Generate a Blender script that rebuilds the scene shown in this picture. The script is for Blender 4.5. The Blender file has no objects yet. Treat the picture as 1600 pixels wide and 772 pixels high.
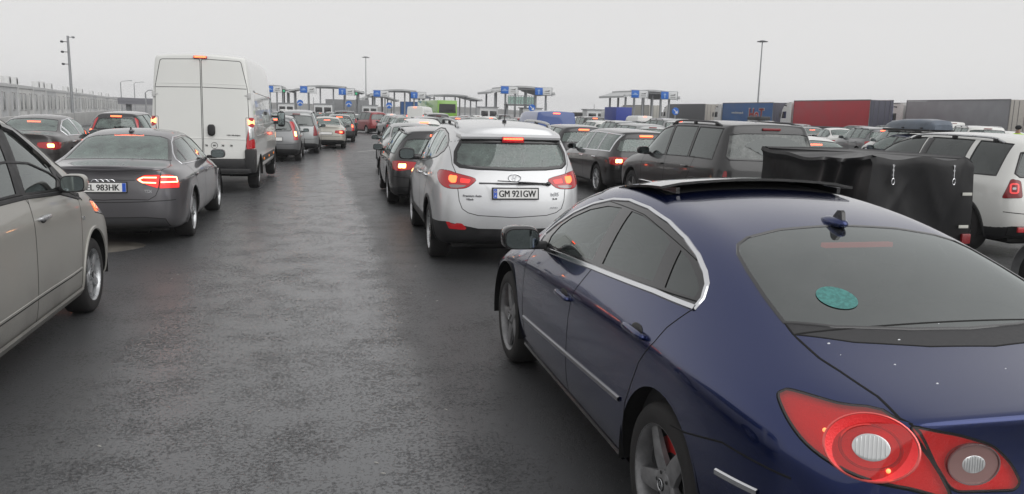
import bpy, bmesh, math, random
import numpy as np
from mathutils import Vector, Matrix
from mathutils.bvhtree import BVHTree
from mathutils.geometry import delaunay_2d_cdt

R = math.radians
V = Vector
random.seed(7)
SC = bpy.context.scene
COL = SC.collection

# ------------------------------------------------------------------ camera
CAM_H, CAM_F, CAM_HZ, CAM_YAW, CAM_ROLL = 1.81, 1247.8, 173.9, 0.2352, 0.0243   # photo pixels (1600 x 772)
PITCH = math.atan((386 - CAM_HZ) / CAM_F)
fwd = V((math.sin(CAM_YAW) * math.cos(PITCH), math.cos(CAM_YAW) * math.cos(PITCH), -math.sin(PITCH)))
right = V((math.cos(CAM_YAW), -math.sin(CAM_YAW), 0))
up = right.cross(fwd)
rr = right * math.cos(CAM_ROLL) + up * math.sin(CAM_ROLL)
uu = up * math.cos(CAM_ROLL) - right * math.sin(CAM_ROLL)
cd = bpy.data.cameras.new('camera'); cam = bpy.data.objects.new('camera', cd); COL.objects.link(cam)
cam.matrix_world = Matrix(((rr.x, uu.x, -fwd.x, 0), (rr.y, uu.y, -fwd.y, 0), (rr.z, uu.z, -fwd.z, CAM_H), (0, 0, 0, 1)))
cd.sensor_width = 36; cd.lens = 36 * CAM_F / 1600; cd.clip_start = .05; cd.clip_end = 6000
SC.camera = cam

# ------------------------------------------------------------------ overcast sky and weak sun
SUN_EL, SUN_ROT = R(40), R(150)
wd = bpy.data.worlds.new('World'); SC.world = wd; wd.use_nodes = True
nt = wd.node_tree; nt.nodes.clear()
def wn(t): return nt.nodes.new(t)
sky = wn('ShaderNodeTexSky'); sky.sky_type = 'NISHITA'; sky.sun_disc = False
sky.sun_elevation = SUN_EL; sky.sun_rotation = SUN_ROT; sky.dust_density = 6; sky.air_density = 1
hs = wn('ShaderNodeHueSaturation'); hs.inputs['Saturation'].default_value = .05
mx = wn('ShaderNodeMixRGB'); mx.inputs[0].default_value = .93
tc = wn('ShaderNodeTexCoord'); sx = wn('ShaderNodeSeparateXYZ'); rmp = wn('ShaderNodeValToRGB')
rmp.color_ramp.elements[0].position = 0.0; rmp.color_ramp.elements[0].color = (8.5, 8.45, 8.4, 1)
rmp.color_ramp.elements[1].position = .45; rmp.color_ramp.elements[1].color = (7.35, 7.3, 7.35, 1)
bg = wn('ShaderNodeBackground'); bg.inputs[1].default_value = .1
ow = wn('ShaderNodeOutputWorld')
nt.links.new(tc.outputs['Generated'], sx.inputs[0]); nt.links.new(sx.outputs['Z'], rmp.inputs[0])
nt.links.new(sky.outputs[0], hs.inputs['Color']); nt.links.new(hs.outputs[0], mx.inputs[1])
nt.links.new(rmp.outputs[0], mx.inputs[2]); nt.links.new(mx.outputs[0], bg.inputs[0]); nt.links.new(bg.outputs[0], ow.inputs[0])
sd = bpy.data.lights.new('sun', 'SUN'); sd.energy = 1.4; sd.angle = R(65); sd.color = (1, .995, .985)
so = bpy.data.objects.new('sun', sd); COL.objects.link(so)
so.rotation_euler = (R(90) - SUN_EL, 0, R(180) - SUN_ROT)
SC.view_settings.view_transform = 'Standard'; SC.view_settings.look = 'None'
SC.view_settings.exposure = 0; SC.view_settings.gamma = 1
SC.cycles.max_bounces = 8; SC.cycles.transparent_max_bounces = 24
SC.cycles.volume_bounces = 3; SC.cycles.sample_clamp_indirect = 4; SC.cycles.use_denoising = True
SC.cycles.blur_glossy = .5

def ray(px, py):
    return (fwd + rr * ((px - 800) / CAM_F) - uu * ((py - 386) / CAM_F)).normalized()
def ground(px, py, z=0.):
    d = ray(px, py); t = (z - CAM_H) / d.z
    return V((d.x * t, d.y * t, z))
def gz(y):
    return -.004 * min(max(0., y - 12.), 290.)       # the apron falls away gently
def at(px, dist, z=None):
    """ground point seen in image column px at a horizontal forward distance"""
    d = ray(px, CAM_HZ + (px - 800) * CAM_ROLL); t = dist / (d.x * math.sin(CAM_YAW) + d.y * math.cos(CAM_YAW))
    return V((d.x * t, d.y * t, gz(d.y * t) if z is None else z))

# ------------------------------------------------------------------ materials
MATS = {}
def newmat(name):
    m = bpy.data.materials.new(name); m.use_nodes = True; m.node_tree.nodes.clear(); MATS[name] = m
    return m, m.node_tree
def link(t, a, b): t.links.new(a, b)
def pbsdf(t, col=(.5, .5, .5), rough=.5, metal=0., coat=0., coatr=.04, spec=.5, emit=None, es=0.):
    b = t.nodes.new('ShaderNodeBsdfPrincipled')
    b.inputs['Base Color'].default_value = (*col, 1); b.inputs['Roughness'].default_value = rough
    b.inputs['Metallic'].default_value = metal; b.inputs['Coat Weight'].default_value = coat
    b.inputs['Coat Roughness'].default_value = coatr; b.inputs['Specular IOR Level'].default_value = spec
    if emit: b.inputs['Emission Color'].default_value = (*emit, 1); b.inputs['Emission Strength'].default_value = es
    return b
def noise(t, scale, detail=4, rough=.55, vec=None, dim='3D'):
    n = t.nodes.new('ShaderNodeTexNoise'); n.inputs['Scale'].default_value = scale
    n.inputs['Detail'].default_value = detail; n.inputs['Roughness'].default_value = rough
    if vec is not None: link(t, vec, n.inputs['Vector'])
    return n
def ramp(t, fac, stops):
    r = t.nodes.new('ShaderNodeValToRGB'); e = r.color_ramp.elements
    while len(e) < len(stops): e.new(.5)
    for i, (p, c) in enumerate(stops):
        e[i].position = p; e[i].color = (c, c, c, 1) if isinstance(c, (int, float)) else (*c, 1)
    link(t, fac, r.inputs[0]); return r
def math_(t, op, a, b=None):
    n = t.nodes.new('ShaderNodeMath'); n.operation = op
    for i, x in enumerate((a, b)):
        if x is None: continue
        if isinstance(x, (int, float)): n.inputs[i].default_value = x
        else: link(t, x, n.inputs[i])
    return n.outputs[0]
def out(t, s):
    o = t.nodes.new('ShaderNodeOutputMaterial'); link(t, s, o.inputs[0]); return o
def simple(name, col, rough=.5, metal=0., coat=0., spec=.5, emit=None, es=0., var=.0, vscale=6., bump=0., bscale=80.):
    if name in MATS: return MATS[name]
    m, t = newmat(name); b = pbsdf(t, col, rough, metal, coat, .04, spec, emit, es)
    oc = t.nodes.new('ShaderNodeTexCoord')
    if var:
        n = noise(t, vscale, 5, .6, oc.outputs['Object'])
        r = ramp(t, n.outputs[0], [(.3, tuple(max(0, c * (1 - var)) for c in col)), (.7, tuple(c * (1 + var) for c in col))])
        link(t, r.outputs[0], b.inputs['Base Color'])
        r2 = ramp(t, n.outputs[0], [(.3, max(.02, rough - .1)), (.7, min(1, rough + .12))]); link(t, r2.outputs[0], b.inputs['Roughness'])
    if bump:
        n2 = noise(t, bscale, 3, .6, oc.outputs['Object']); bp = t.nodes.new('ShaderNodeBump')
        bp.inputs['Strength'].default_value = bump; bp.inputs['Distance'].default_value = .01
        link(t, n2.outputs[0], bp.inputs['Height']); link(t, bp.outputs[0], b.inputs['Normal'])
    out(t, b.outputs[0]); return m
def paint(name, col, metal=.0, rough=.35, dirt=.5, coat=1.):
    """clear-coated car paint with road film low down and dried drop marks; dark trim on the inner side"""
    if name in MATS: return MATS[name]
    m, t = newmat(name); b = pbsdf(t, col, rough, metal, coat, .05)
    oc = t.nodes.new('ShaderNodeTexCoord'); sp = t.nodes.new('ShaderNodeSeparateXYZ'); link(t, oc.outputs['Object'], sp.inputs[0])
    n1 = noise(t, 2.6, 5, .65, oc.outputs['Object'])
    low = t.nodes.new('ShaderNodeMapRange'); link(t, sp.outputs['Z'], low.inputs[0])
    low.inputs[1].default_value = .75; low.inputs[2].default_value = .15; low.inputs[3].default_value = 0; low.inputs[4].default_value = 1
    f = math_(t, 'MULTIPLY', math_(t, 'ADD', low.outputs[0], .10), math_(t, 'MULTIPLY', n1.outputs[0], 1.3 * dirt))
    n3 = noise(t, 55, 3, .6, oc.outputs['Object']); sp3 = ramp(t, n3.outputs[0], [(.66, 0.), (.74, .35)])
    f2 = math_(t, 'MINIMUM', math_(t, 'ADD', f, math_(t, 'MULTIPLY', sp3.outputs[0], dirt * .5)), .8)
    mix = t.nodes.new('ShaderNodeMixRGB'); link(t, f2, mix.inputs[0])
    mix.inputs[1].default_value = (*col, 1); mix.inputs[2].default_value = (.082, .079, .074, 1); link(t, mix.outputs[0], b.inputs['Base Color'])
    if metal: link(t, math_(t, 'MULTIPLY', math_(t, 'SUBTRACT', 1., f2), metal), b.inputs['Metallic'])
    link(t, math_(t, 'SUBTRACT', coat, math_(t, 'MULTIPLY', f2, .9)), b.inputs['Coat Weight'])
    n4 = noise(t, 9, 4, .6, oc.outputs['Object']); r4 = ramp(t, n4.outputs[0], [(.35, .015), (.75, .07)]); link(t, r4.outputs[0], b.inputs['Coat Roughness'])
    ins = pbsdf(t, (.035, .035, .038), .9); ge = t.nodes.new('ShaderNodeNewGeometry'); ms = t.nodes.new('ShaderNodeMixShader')
    link(t, ge.outputs['Backfacing'], ms.inputs[0]); link(t, b.outputs[0], ms.inputs[1]); link(t, ins.outputs[0], ms.inputs[2])
    out(t, ms.outputs[0]); return m
def glass(name, tint, refl=.0, dust=.06, dcol=(.33, .34, .33)):
    if name in MATS: return MATS[name]
    m, t = newmat(name)
    tr = t.nodes.new('ShaderNodeBsdfTransparent'); tr.inputs[0].default_value = (*tint, 1)
    gl = t.nodes.new('ShaderNodeBsdfGlossy'); gl.inputs['Roughness'].default_value = .02; gl.inputs[0].default_value = (.85, .90, .89, 1)
    fr = t.nodes.new('ShaderNodeFresnel'); fr.inputs[0].default_value = 1.52
    f = math_(t, 'MINIMUM', math_(t, 'ADD', math_(t, 'MULTIPLY', fr.outputs[0], 1.5), refl), 1.)
    ms = t.nodes.new('ShaderNodeMixShader'); link(t, f, ms.inputs[0]); link(t, tr.outputs[0], ms.inputs[1]); link(t, gl.outputs[0], ms.inputs[2])
    oc = t.nodes.new('ShaderNodeTexCoord'); n = noise(t, 5, 5, .7, oc.outputs['Object']); r = ramp(t, n.outputs[0], [(.3, 0.), (.8, dust * 2)])
    df = t.nodes.new('ShaderNodeBsdfDiffuse'); df.inputs[0].default_value = (*dcol, 1)
    ms2 = t.nodes.new('ShaderNodeMixShader'); link(t, r.outputs[0], ms2.inputs[0]); link(t, ms.outputs[0], ms2.inputs[1]); link(t, df.outputs[0], ms2.inputs[2])
    out(t, ms2.outputs[0]); return m
BLK = simple('black_plastic', (.018, .018, .019), .5, var=.35, vscale=9)
GBLK = simple('gloss_black', (.01, .01, .011), .12, coat=.6)
RUB = simple('tyre_rubber', (.022, .021, .021), .82, var=.3, vscale=14, bump=.2, bscale=120)
DARK = simple('dark_cavity', (.006, .006, .006), .95)
CHR = simple('chrome', (.75, .76, .78), .16, metal=1.)
ALU = simple('alloy_silver', (.52, .53, .54), .32, metal=.75, var=.2, vscale=20)
ALUD = simple('alloy_dusty_grey', (.26, .26, .265), .45, metal=.5, var=.25, vscale=20)
SEAT = simple('seat_cloth', (.05, .05, .054), .9, var=.2)
SEATB = simple('seat_grey_cloth', (.12, .13, .14), .9, var=.2)
MIRG = simple('mirror_glass', (.24, .28, .28), .03, metal=1.)
WHP = simple('plate_white', (.78, .78, .76), .35, coat=.3)
PBLUE = simple('plate_blue', (.02, .09, .5), .35, coat=.3)
INK = simple('plate_black', (.012, .012, .014), .5)
GOLD = simple('star_yellow', (.8, .6, .06), .4)
REDP = simple('lamp_red', (.46, .008, .014), .14, coat=1.)
REDM = simple('lamp_dull_red', (.22, .01, .014), .25, coat=.6)
REDL = simple('lamp_red_lit', (.5, .02, .02), .2, coat=1., emit=(1, .03, .02), es=.75)
BRK = simple('brake_light', (.7, .05, .03), .3, emit=(1, .10, .035), es=7)
HOT = simple('bulb_glow', (.8, .4, .15), .3, emit=(1, .42, .12), es=9)
AMB = simple('amber_lens', (.75, .22, .02), .2, coat=1., emit=(1, .3, .03), es=.5)
CLRL = simple('clear_lens', (.62, .63, .63), .12, metal=.55, coat=1.)
SMOK = simple('smoked_lens', (.19, .11, .11), .12, metal=.3, coat=1.)

# ------------------------------------------------------------------ mesh builder
class MB:
    def __init__(s): s.v = []; s.f = []; s.m = []; s.cm = 0; s.mats = []
    def use(s, mat):
        if mat not in s.mats: s.mats.append(mat)
        s.cm = s.mats.index(mat); return s
    def add(s, vs, fs, M=None):
        o = len(s.v); s.v += [tuple(M @ V(p)) if M is not None else tuple(p) for p in vs]
        s.f += [tuple(i + o for i in f) for f in fs]; s.m += [s.cm] * len(fs); return s
    def box(s, c, d, M=None, bev=0.):
        x, y, z = d[0] / 2, d[1] / 2, d[2] / 2
        if bev <= 0:
            vs = [(c[0] + a * x, c[1] + b * y, c[2] + e * z) for a in (-1, 1) for b in (-1, 1) for e in (-1, 1)]
            return s.add(vs, [(0, 1, 3, 2), (4, 6, 7, 5), (0, 4, 5, 1), (2, 3, 7, 6), (0, 2, 6, 4), (1, 5, 7, 3)], M)
        bm = bmesh.new(); bmesh.ops.create_cube(bm, size=1); bmesh.ops.scale(bm, vec=d, verts=bm.verts)
        bmesh.ops.bevel(bm, geom=bm.edges[:], offset=bev, segments=2, profile=.6, affect='EDGES')
        bmesh.ops.translate(bm, vec=c, verts=bm.verts); s.bm(bm, M); bm.free(); return s
    def bm(s, bm, M=None):
        bm.verts.index_update()
        return s.add([v.co[:] for v in bm.verts], [tuple(v.index for v in f.verts) for f in bm.faces], M)
    def blob(s, c, r, e1=.5, e2=.5, M=None, nu=20, nv=12):
        vs = []; fs = []
        def pw(a, e): return math.copysign(abs(a) ** e, a)
        for j in range(nv + 1):
            p = -math.pi / 2 + math.pi * j / nv
            for i in range(nu):
                a = 2 * math.pi * i / nu
                vs.append((c[0] + r[0] * pw(math.cos(p), e1) * pw(math.cos(a), e2), c[1] + r[1] * pw(math.cos(p), e1) * pw(math.sin(a), e2), c[2] + r[2] * pw(math.sin(p), e1)))
        for j in range(nv):
            for i in range(nu):
                a, b = j * nu + i, j * nu + (i + 1) % nu; fs.append((a, b, b + nu, a + nu))
        return s.add(vs, fs, M)
    def lathe(s, prof, axis='x', c=(0, 0, 0), n=32, M=None, a0=0, a1=2 * math.pi):
        """prof: (along axis, radius)"""
        vs = []; fs = []; full = abs(a1 - a0 - 2 * math.pi) < 1e-6; m = n if full else n + 1
        for i in range(m):
            a = a0 + (a1 - a0) * i / n; ca, sa = math.cos(a), math.sin(a)
            for (h, r) in prof:
                p = {'x': (h, r * ca, r * sa), 'y': (r * sa, h, r * ca), 'z': (r * ca, r * sa, h)}[axis]
                vs.append((p[0] + c[0], p[1] + c[1], p[2] + c[2]))
        k = len(prof)
        for i in range(n):
            a, b = i * k, ((i + 1) % m) * k
            for j in range(k - 1): fs.append((a + j, a + j + 1, b + j + 1, b + j))
        return s.add(vs, fs, M)
    def tube(s, pts, r, n=8, M=None, cap=True):
        pts = [V(p) for p in pts]; vs = []; fs = []; k = len(pts); pr = None
        for i, p in enumerate(pts):
            t = (pts[min(i + 1, k - 1)] - pts[max(i - 1, 0)]).normalized()
            if pr is None:
                a = V((0, 0, 1)) if abs(t.z) < .9 else V((1, 0, 0)); u = t.cross(a).normalized()
            else: u = (pr - t * pr.dot(t)).normalized()
            pr = u; w = t.cross(u); q = r[i] if isinstance(r, (list, tuple)) else r
            for j in range(n):
                a = 2 * math.pi * j / n; vs.append(tuple(p + u * math.cos(a) * q + w * math.sin(a) * q))
        for i in range(k - 1):
            for j in range(n):
                a, b = i * n + j, i * n + (j + 1) % n; fs.append((a, b, b + n, a + n))
        if cap: fs += [tuple(range(n - 1, -1, -1)), tuple((k - 1) * n + j for j in range(n))]
        return s.add(vs, fs, M)
    def prism(s, poly, z0, z1, M=None):
        n = len(poly); vs = [(p[0], p[1], z0) for p in poly] + [(p[0], p[1], z1) for p in poly]
        fs = [tuple(range(n - 1, -1, -1)), tuple(range(n, 2 * n))] + [(i, (i + 1) % n, n + (i + 1) % n, n + i) for i in range(n)]
        return s.add(vs, fs, M)
    def text(s, body, size, M, ext=.002, cx=True, sx=1., bold=0., fat=0.):
        if fat:
            for dx, dy in ((-fat, -fat), (fat, -fat), (-fat, fat), (fat, fat)): s.text(body, size, M @ Matrix.Translation((dx, dy, 0)), ext, cx, sx)
            return s
        vs, fs = text_geo(body, ext / size, bold / size)
        xs = [v[0] for v in vs]; o = (min(xs) + max(xs)) / 2 if cx else 0
        return s.add([((v[0] - o) * size * sx, v[1] * size, v[2] * size) for v in vs], fs, M)
    def build(s, name, mat=None, parent=None, smooth=True, loc=None, ang=35):
        me = bpy.data.meshes.new(name); me.from_pydata(s.v, [], s.f)
        for mm in (s.mats or [mat]): me.materials.append(mm)
        if s.mats: me.polygons.foreach_set('material_index', s.m)
        bm = bmesh.new(); bm.from_mesh(me); bmesh.ops.recalc_face_normals(bm, faces=bm.faces)
        if smooth:
            for f in bm.faces: f.smooth = True
            for e in bm.edges:
                if len(e.link_faces) != 2 or e.calc_face_angle(0) > R(ang): e.smooth = False
        bm.to_mesh(me); bm.free(); me.update()
        return mkobj(name, me, parent, loc)
def mkobj(name, me, parent=None, loc=None):
    o = bpy.data.objects.new(name, me); COL.objects.link(o)
    if parent is not None: o.parent = parent
    if loc is not None: o.location = loc
    return o
_TG = {}
def text_geo(body, ext, bold=0):
    k = (body, round(ext, 5), round(bold, 5))
    if k not in _TG:
        cu = bpy.data.curves.new('t', 'FONT'); cu.body = body; cu.size = 1; cu.extrude = ext; cu.resolution_u = 3; cu.offset = bold
        ob = bpy.data.objects.new('t', cu); COL.objects.link(ob); dg = bpy.context.evaluated_depsgraph_get()
        me = bpy.data.meshes.new_from_object(ob.evaluated_get(dg)); bpy.data.objects.remove(ob); bpy.data.curves.remove(cu)
        _TG[k] = ([v.co[:] for v in me.vertices], [tuple(p.vertices) for p in me.polygons]); bpy.data.meshes.remove(me)
    return _TG[k]
def frame(o, x, y):
    """matrix with origin o, local x and y directions"""
    x = V(x).normalized(); y = V(y); y = (y - x * y.dot(x)).normalized(); z = x.cross(y)
    return Matrix(((x.x, y.x, z.x, o[0]), (x.y, y.y, z.y, o[1]), (x.z, y.z, z.z, o[2]), (0, 0, 0, 1)))
def thing(name, label, cat, loc=(0, 0, 0), rz=0., group=None):
    o = bpy.data.objects.new(name, None); COL.objects.link(o); o.empty_display_size = .2
    o.location = loc; o.rotation_euler = (0, 0, rz); tag(o, label, cat, group); return o
def tag(o, label=None, cat=None, group=None, kind=None):
    if label: o['label'] = label
    if cat: o['category'] = cat
    if group: o['group'] = group
    if kind: o['kind'] = kind
    return o
def spline(pts, n=6, closed=False):
    P = [V(p) for p in pts]; k = len(P); o = []
    for i in range(k if closed else k - 1):
        if closed: a, b, c, d = P[i - 1], P[i], P[(i + 1) % k], P[(i + 2) % k]
        else: a, b, c, d = P[max(i - 1, 0)], P[i], P[i + 1], P[min(i + 2, k - 1)]
        for j in range(n):
            t = j / n; o.append(.5 * ((2 * b) + (c - a) * t + (2 * a - 5 * b + 4 * c - d) * t * t + (3 * b - a - 3 * c + d) * t ** 3))
    if not closed: o.append(P[-1])
    return o
def rpoly(pts, r=.03, n=4):
    """polygon with rounded corners; a point may carry its own radius as an extra last number after a None"""
    P = []; Rr = []
    for p in pts:
        if len(p) > 3: P.append(V(p[:3])); Rr.append(p[3])
        else: P.append(V(p)); Rr.append(r)
    o = []; k = len(P)
    for i in range(k):
        a, b, c = P[i - 1], P[i], P[(i + 1) % k]; q = min(Rr[i], (a - b).length * .48, (c - b).length * .48)
        if q < .002: o.append(b); continue
        s = b + (a - b).normalized() * q; e = b + (c - b).normalized() * q
        for j in range(n + 1):
            t = j / n; o.append(s * (1 - t) ** 2 + b * 2 * t * (1 - t) + e * t * t)
    return o

# ------------------------------------------------------------------ car shells
def cage(P):
    """control cage of a car body: rows k up the flank, columns j along the car, i across; returns a bmesh"""
    st = P['st']; nj = len(st); ts = (-1, -.68, -.32, 0, .32, .68, 1); ni = len(ts)
    yr, yf = P['yr'], P['yf']; bowr, bowf = P.get('bowr', .07), P.get('bowf', .12); zs = P['zs']; tuck = P.get('tuck', .05)
    def yof(j, k, y):
        if j == 0: return y + yr[k]
        if j == 1: return y + yr[k] * P.get('f1', .55)
        if j == 2: return y + yr[k] * P.get('f2', .15)
        if j == nj - 1: return y - yf[k]
        if j == nj - 2: return y - yf[k] * .5
        return y
    bm = bmesh.new(); vd = {}
    def edgept(j, k):
        y, wl, zb, xb, zr, xr, zc = st[j]; e = P.get('endz', 0)
        zsh = zb - P.get('dsh', .1)
        zlow = zs[0] + (P.get('endlift', .06) if j in (0, nj - 1) else 0)
        tab = [(wl - tuck - .03, zlow), (wl - tuck * .3, zs[1]), (wl, min(zs[2], zsh - .06)), (wl - P.get('shin', .015), zsh), (xb, zb), (xr, zr)]
        return tab[k][0], yof(j, k, y), tab[k][1]
    def vert(i, j, k):
        key = (i, j, k)
        if key in vd: return vd[key]
        x, y, z = edgept(j, k); t = ts[i]
        if j == 0: y -= bowr * (1 - abs(t) ** 2.2)
        if j == 1 and k in (0, 5): y -= bowr * .4 * (1 - t * t)
        if j == nj - 1: y += bowf * (1 - abs(t) ** 2.2)
        if j == nj - 2 and k in (0, 5): y += bowf * .5 * (1 - t * t)
        if k == 5: z += (st[j][6] - st[j][4]) * (1 - abs(t) ** 2)
        if 0 < k < 5 and j == 0 and abs(t) < 1: z += P.get('rz', (0,) * 6)[k] * (1 - t * t)
        if 0 < j < nj - 1 and 2 <= j <= nj - 3 and k == 5: y += P.get('topbow', {}).get(j, 0) * (1 - t * t)
        vd[key] = bm.verts.new((x * t, y, z)); return vd[key]
    K = 5; I = ni - 1; J = nj - 1
    def q(a, b, c, d):
        bm.faces.new((vert(*a), vert(*b), vert(*c), vert(*d)))
    for j in range(J):
        for k in range(K):
            q((0, j, k), (0, j, k + 1), (0, j + 1, k + 1), (0, j + 1, k)); q((I, j, k), (I, j + 1, k), (I, j + 1, k + 1), (I, j, k + 1))
        for i in range(I):
            q((i, j, K), (i + 1, j, K), (i + 1, j + 1, K), (i, j + 1, K)); q((i, j, 0), (i, j + 1, 0), (i + 1, j + 1, 0), (i + 1, j, 0))
    for i in range(I):
        for k in range(K):
            q((i, 0, k), (i + 1, 0, k), (i + 1, 0, k + 1), (i, 0, k + 1)); q((i, J, k), (i, J, k + 1), (i + 1, J, k + 1), (i + 1, J, k))
    bmesh.ops.recalc_face_normals(bm, faces=bm.faces)
    cl = bm.edges.layers.float.new('crease_edge'); cr = P.get('crease', {})
    inv = {v: k for k, v in vd.items()}
    for e in bm.edges:
        a, b = inv[e.verts[0]], inv[e.verts[1]]
        if a[0] == b[0] and a[0] in (0, I) and a[2] == b[2] and a[1] != b[1]:
            w = cr.get(a[2], 0)
            if isinstance(w, tuple): w = w[2] if w[0] <= min(a[1], b[1]) and max(a[1], b[1]) <= w[1] else 0
            e[cl] = w
        if a[1] == b[1] == 0 and a[2] == b[2] and a[0] != b[0]: e[cl] = P.get('rcrease', {}).get(a[2], 0)
        if a[1] == b[1] and a[2] == b[2] == 5 and a[1] in P.get('tcrease', {}): e[cl] = P['tcrease'][a[1]]
    return bm
def scale_table(P, L=None, W=None, H=None):
    Q = dict(P); l0, w0, h0 = P['dim']; sy, sxx, sz = (L or l0) / l0, (W or w0) / w0, (H or h0) / h0
    Q['st'] = [(a * sy, b * sxx, c * sz, d * sxx, e * sz, f * sxx, g * sz) for a, b, c, d, e, f, g in P['st']]
    Q['zs'] = [z * sz for z in P['zs']]; Q['dim'] = (l0 * sy, w0 * sxx, h0 * sz); Q['scl'] = (sxx, sy, sz)
    return Q
class Shell:
    def __init__(s, P, lev=3):
        bm = cage(P); me = bpy.data.meshes.new('c'); bm.to_mesh(me); bm.free()
        ob = bpy.data.objects.new('c', me); COL.objects.link(ob); md = ob.modifiers.new('s', 'SUBSURF'); md.levels = lev; md.render_levels = lev
        dg = bpy.context.evaluated_depsgraph_get(); m2 = bpy.data.meshes.new_from_object(ob.evaluated_get(dg))
        bpy.data.objects.remove(ob); bpy.data.meshes.remove(me)
        s.bm = bmesh.new(); s.bm.from_mesh(m2); bpy.data.meshes.remove(m2)
        bmesh.ops.recalc_face_normals(s.bm, faces=s.bm.faces); s.bm.normal_update()
        s.vs = [v.co.copy() for v in s.bm.verts]; s.ns = [v.normal.copy() for v in s.bm.verts]; s.bm.verts.index_update()
        s.tr = []
        for f in s.bm.faces:
            ix = [v.index for v in f.verts]
            for a in range(1, len(ix) - 1): s.tr.append((ix[0], ix[a], ix[a + 1]))
        s.bvh = BVHTree.FromPolygons(s.vs, s.tr)
    def nrm(s, idx, co):
        a, b, c = s.tr[idx]; A, B, C = s.vs[a], s.vs[b], s.vs[c]
        n = (B - A).cross(C - A); d = n.length_squared
        if d < 1e-14: return s.ns[a]
        w0 = (B - co).cross(C - co).dot(n) / d; w1 = (C - co).cross(A - co).dot(n) / d
        return (s.ns[a] * w0 + s.ns[b] * w1 + s.ns[c] * (1 - w0 - w1)).normalized()
    def hit(s, p, n):
        p = V(p); n = V(n).normalized(); o = p + n * 4
        l, nn, i, d = s.bvh.ray_cast(o, -n)
        if l is None:
            l, nn, i, d = s.bvh.find_nearest(p)
        return l, s.nrm(i, l)
    def basis(s, n):
        n = V(n).normalized(); u = V((0, 0, 1)).cross(n)
        if u.length < .1: u = V((1, 0, 0))
        u.normalize(); return u, n.cross(u), n
    def cut(s, poly, n, thr=.1, flt=None):
        u, v, n = s.basis(n); P = [(V(p).dot(u), V(p).dot(v)) for p in poly]
        x0, x1 = min(p[0] for p in P) - .01, max(p[0] for p in P) + .01; y0, y1 = min(p[1] for p in P) - .01, max(p[1] for p in P) + .01
        s.bm.normal_update()
        def bb(f):
            a = [vv.co.dot(u) for vv in f.verts]; b = [vv.co.dot(v) for vv in f.verts]; return min(a), max(a), min(b), max(b)
        cand = {}
        for f in s.bm.faces:
            if f.normal.dot(n) < thr or (flt and not flt(f.calc_center_median())): continue
            q = bb(f)
            if q[1] > x0 and q[0] < x1 and q[3] > y0 and q[2] < y1: cand[f] = q
        k = len(P)
        for i in range(k):
            a, b = P[i], P[(i + 1) % k]; ex, ey = b[0] - a[0], b[1] - a[1]; ln = math.hypot(ex, ey)
            if ln < 1e-5: continue
            sx0, sx1, sy0, sy1 = min(a[0], b[0]) - .002, max(a[0], b[0]) + .002, min(a[1], b[1]) - .002, max(a[1], b[1]) + .002
            fs = [f for f, q in cand.items() if q[1] > sx0 and q[0] < sx1 and q[3] > sy0 and q[2] < sy1]
            if not fs: continue
            g = set(fs)
            for f in fs: g.update(f.edges); g.update(f.verts)
            pn = (u * (-ey / ln) + v * (ex / ln)); pc = u * a[0] + v * a[1]
            res = bmesh.ops.bisect_plane(s.bm, geom=list(g), dist=1e-5, plane_co=pc, plane_no=pn)
            for f in fs: cand.pop(f, None)
            for e in res['geom']:
                if isinstance(e, bmesh.types.BMFace) and e.is_valid: cand[e] = bb(e)
            for f in [f for f in cand if not f.is_valid]: cand.pop(f)
        o = []
        for f in cand:
            if not f.is_valid: continue
            c = f.calc_center_median(); px, py = c.dot(u), c.dot(v); ins = False
            for i in range(k):
                (ax, ay), (bx, by) = P[i], P[(i + 1) % k]
                if (ay > py) != (by > py) and px < (bx - ax) * (py - ay) / (by - ay) + ax: ins = not ins
            if ins: o.append(f)
        return o
    def take(s, faces):
        """move faces out of the shell into vertex / face lists"""
        vm = {}; vs = []; fs = []
        for f in faces:
            r = []
            for v in f.verts:
                if v not in vm: vm[v] = len(vs); vs.append(v.co.copy())
                r.append(vm[v])
            fs.append(tuple(r))
        bmesh.ops.delete(s.bm, geom=list(faces), context='FACES'); return vs, fs
    def rest(s):
        s.bm.verts.index_update(); return [v.co.copy() for v in s.bm.verts if True], [tuple(v.index for v in f.verts) for f in s.bm.faces]
    def obj(s, name, geo, mat, parent, off=0., thick=0.):
        vs, fs = geo; nn = []; P = []
        for c in vs:
            l, n_, i, d = s.bvh.find_nearest(c); n = s.nrm(i, c); nn.append(n); P.append(c + n * off)
        fs = list(fs); k0 = len(fs)
        if thick:      # a rim that runs inwards, so the panel edge has thickness
            ed = {}
            for f in fs:
                for a, b in zip(f, f[1:] + f[:1]): ed[(a, b)] = ed.get((a, b), 0) + 1
            m = {}
            for (a, b) in list(ed):
                if (b, a) not in ed:
                    for q in (a, b):
                        if q not in m: m[q] = len(P); P.append(P[q] - nn[q] * thick); nn.append(nn[q])
                    fs.append((b, a, m[a], m[b]))
        me = bpy.data.meshes.new(name); me.from_pydata(P, [], fs); me.materials.append(mat)
        me.polygons.foreach_set('use_smooth', [True] * len(fs)); me.update()
        me.normals_split_custom_set_from_vertices([tuple(n) for n in nn])
        return mkobj(name, me, parent)
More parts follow.
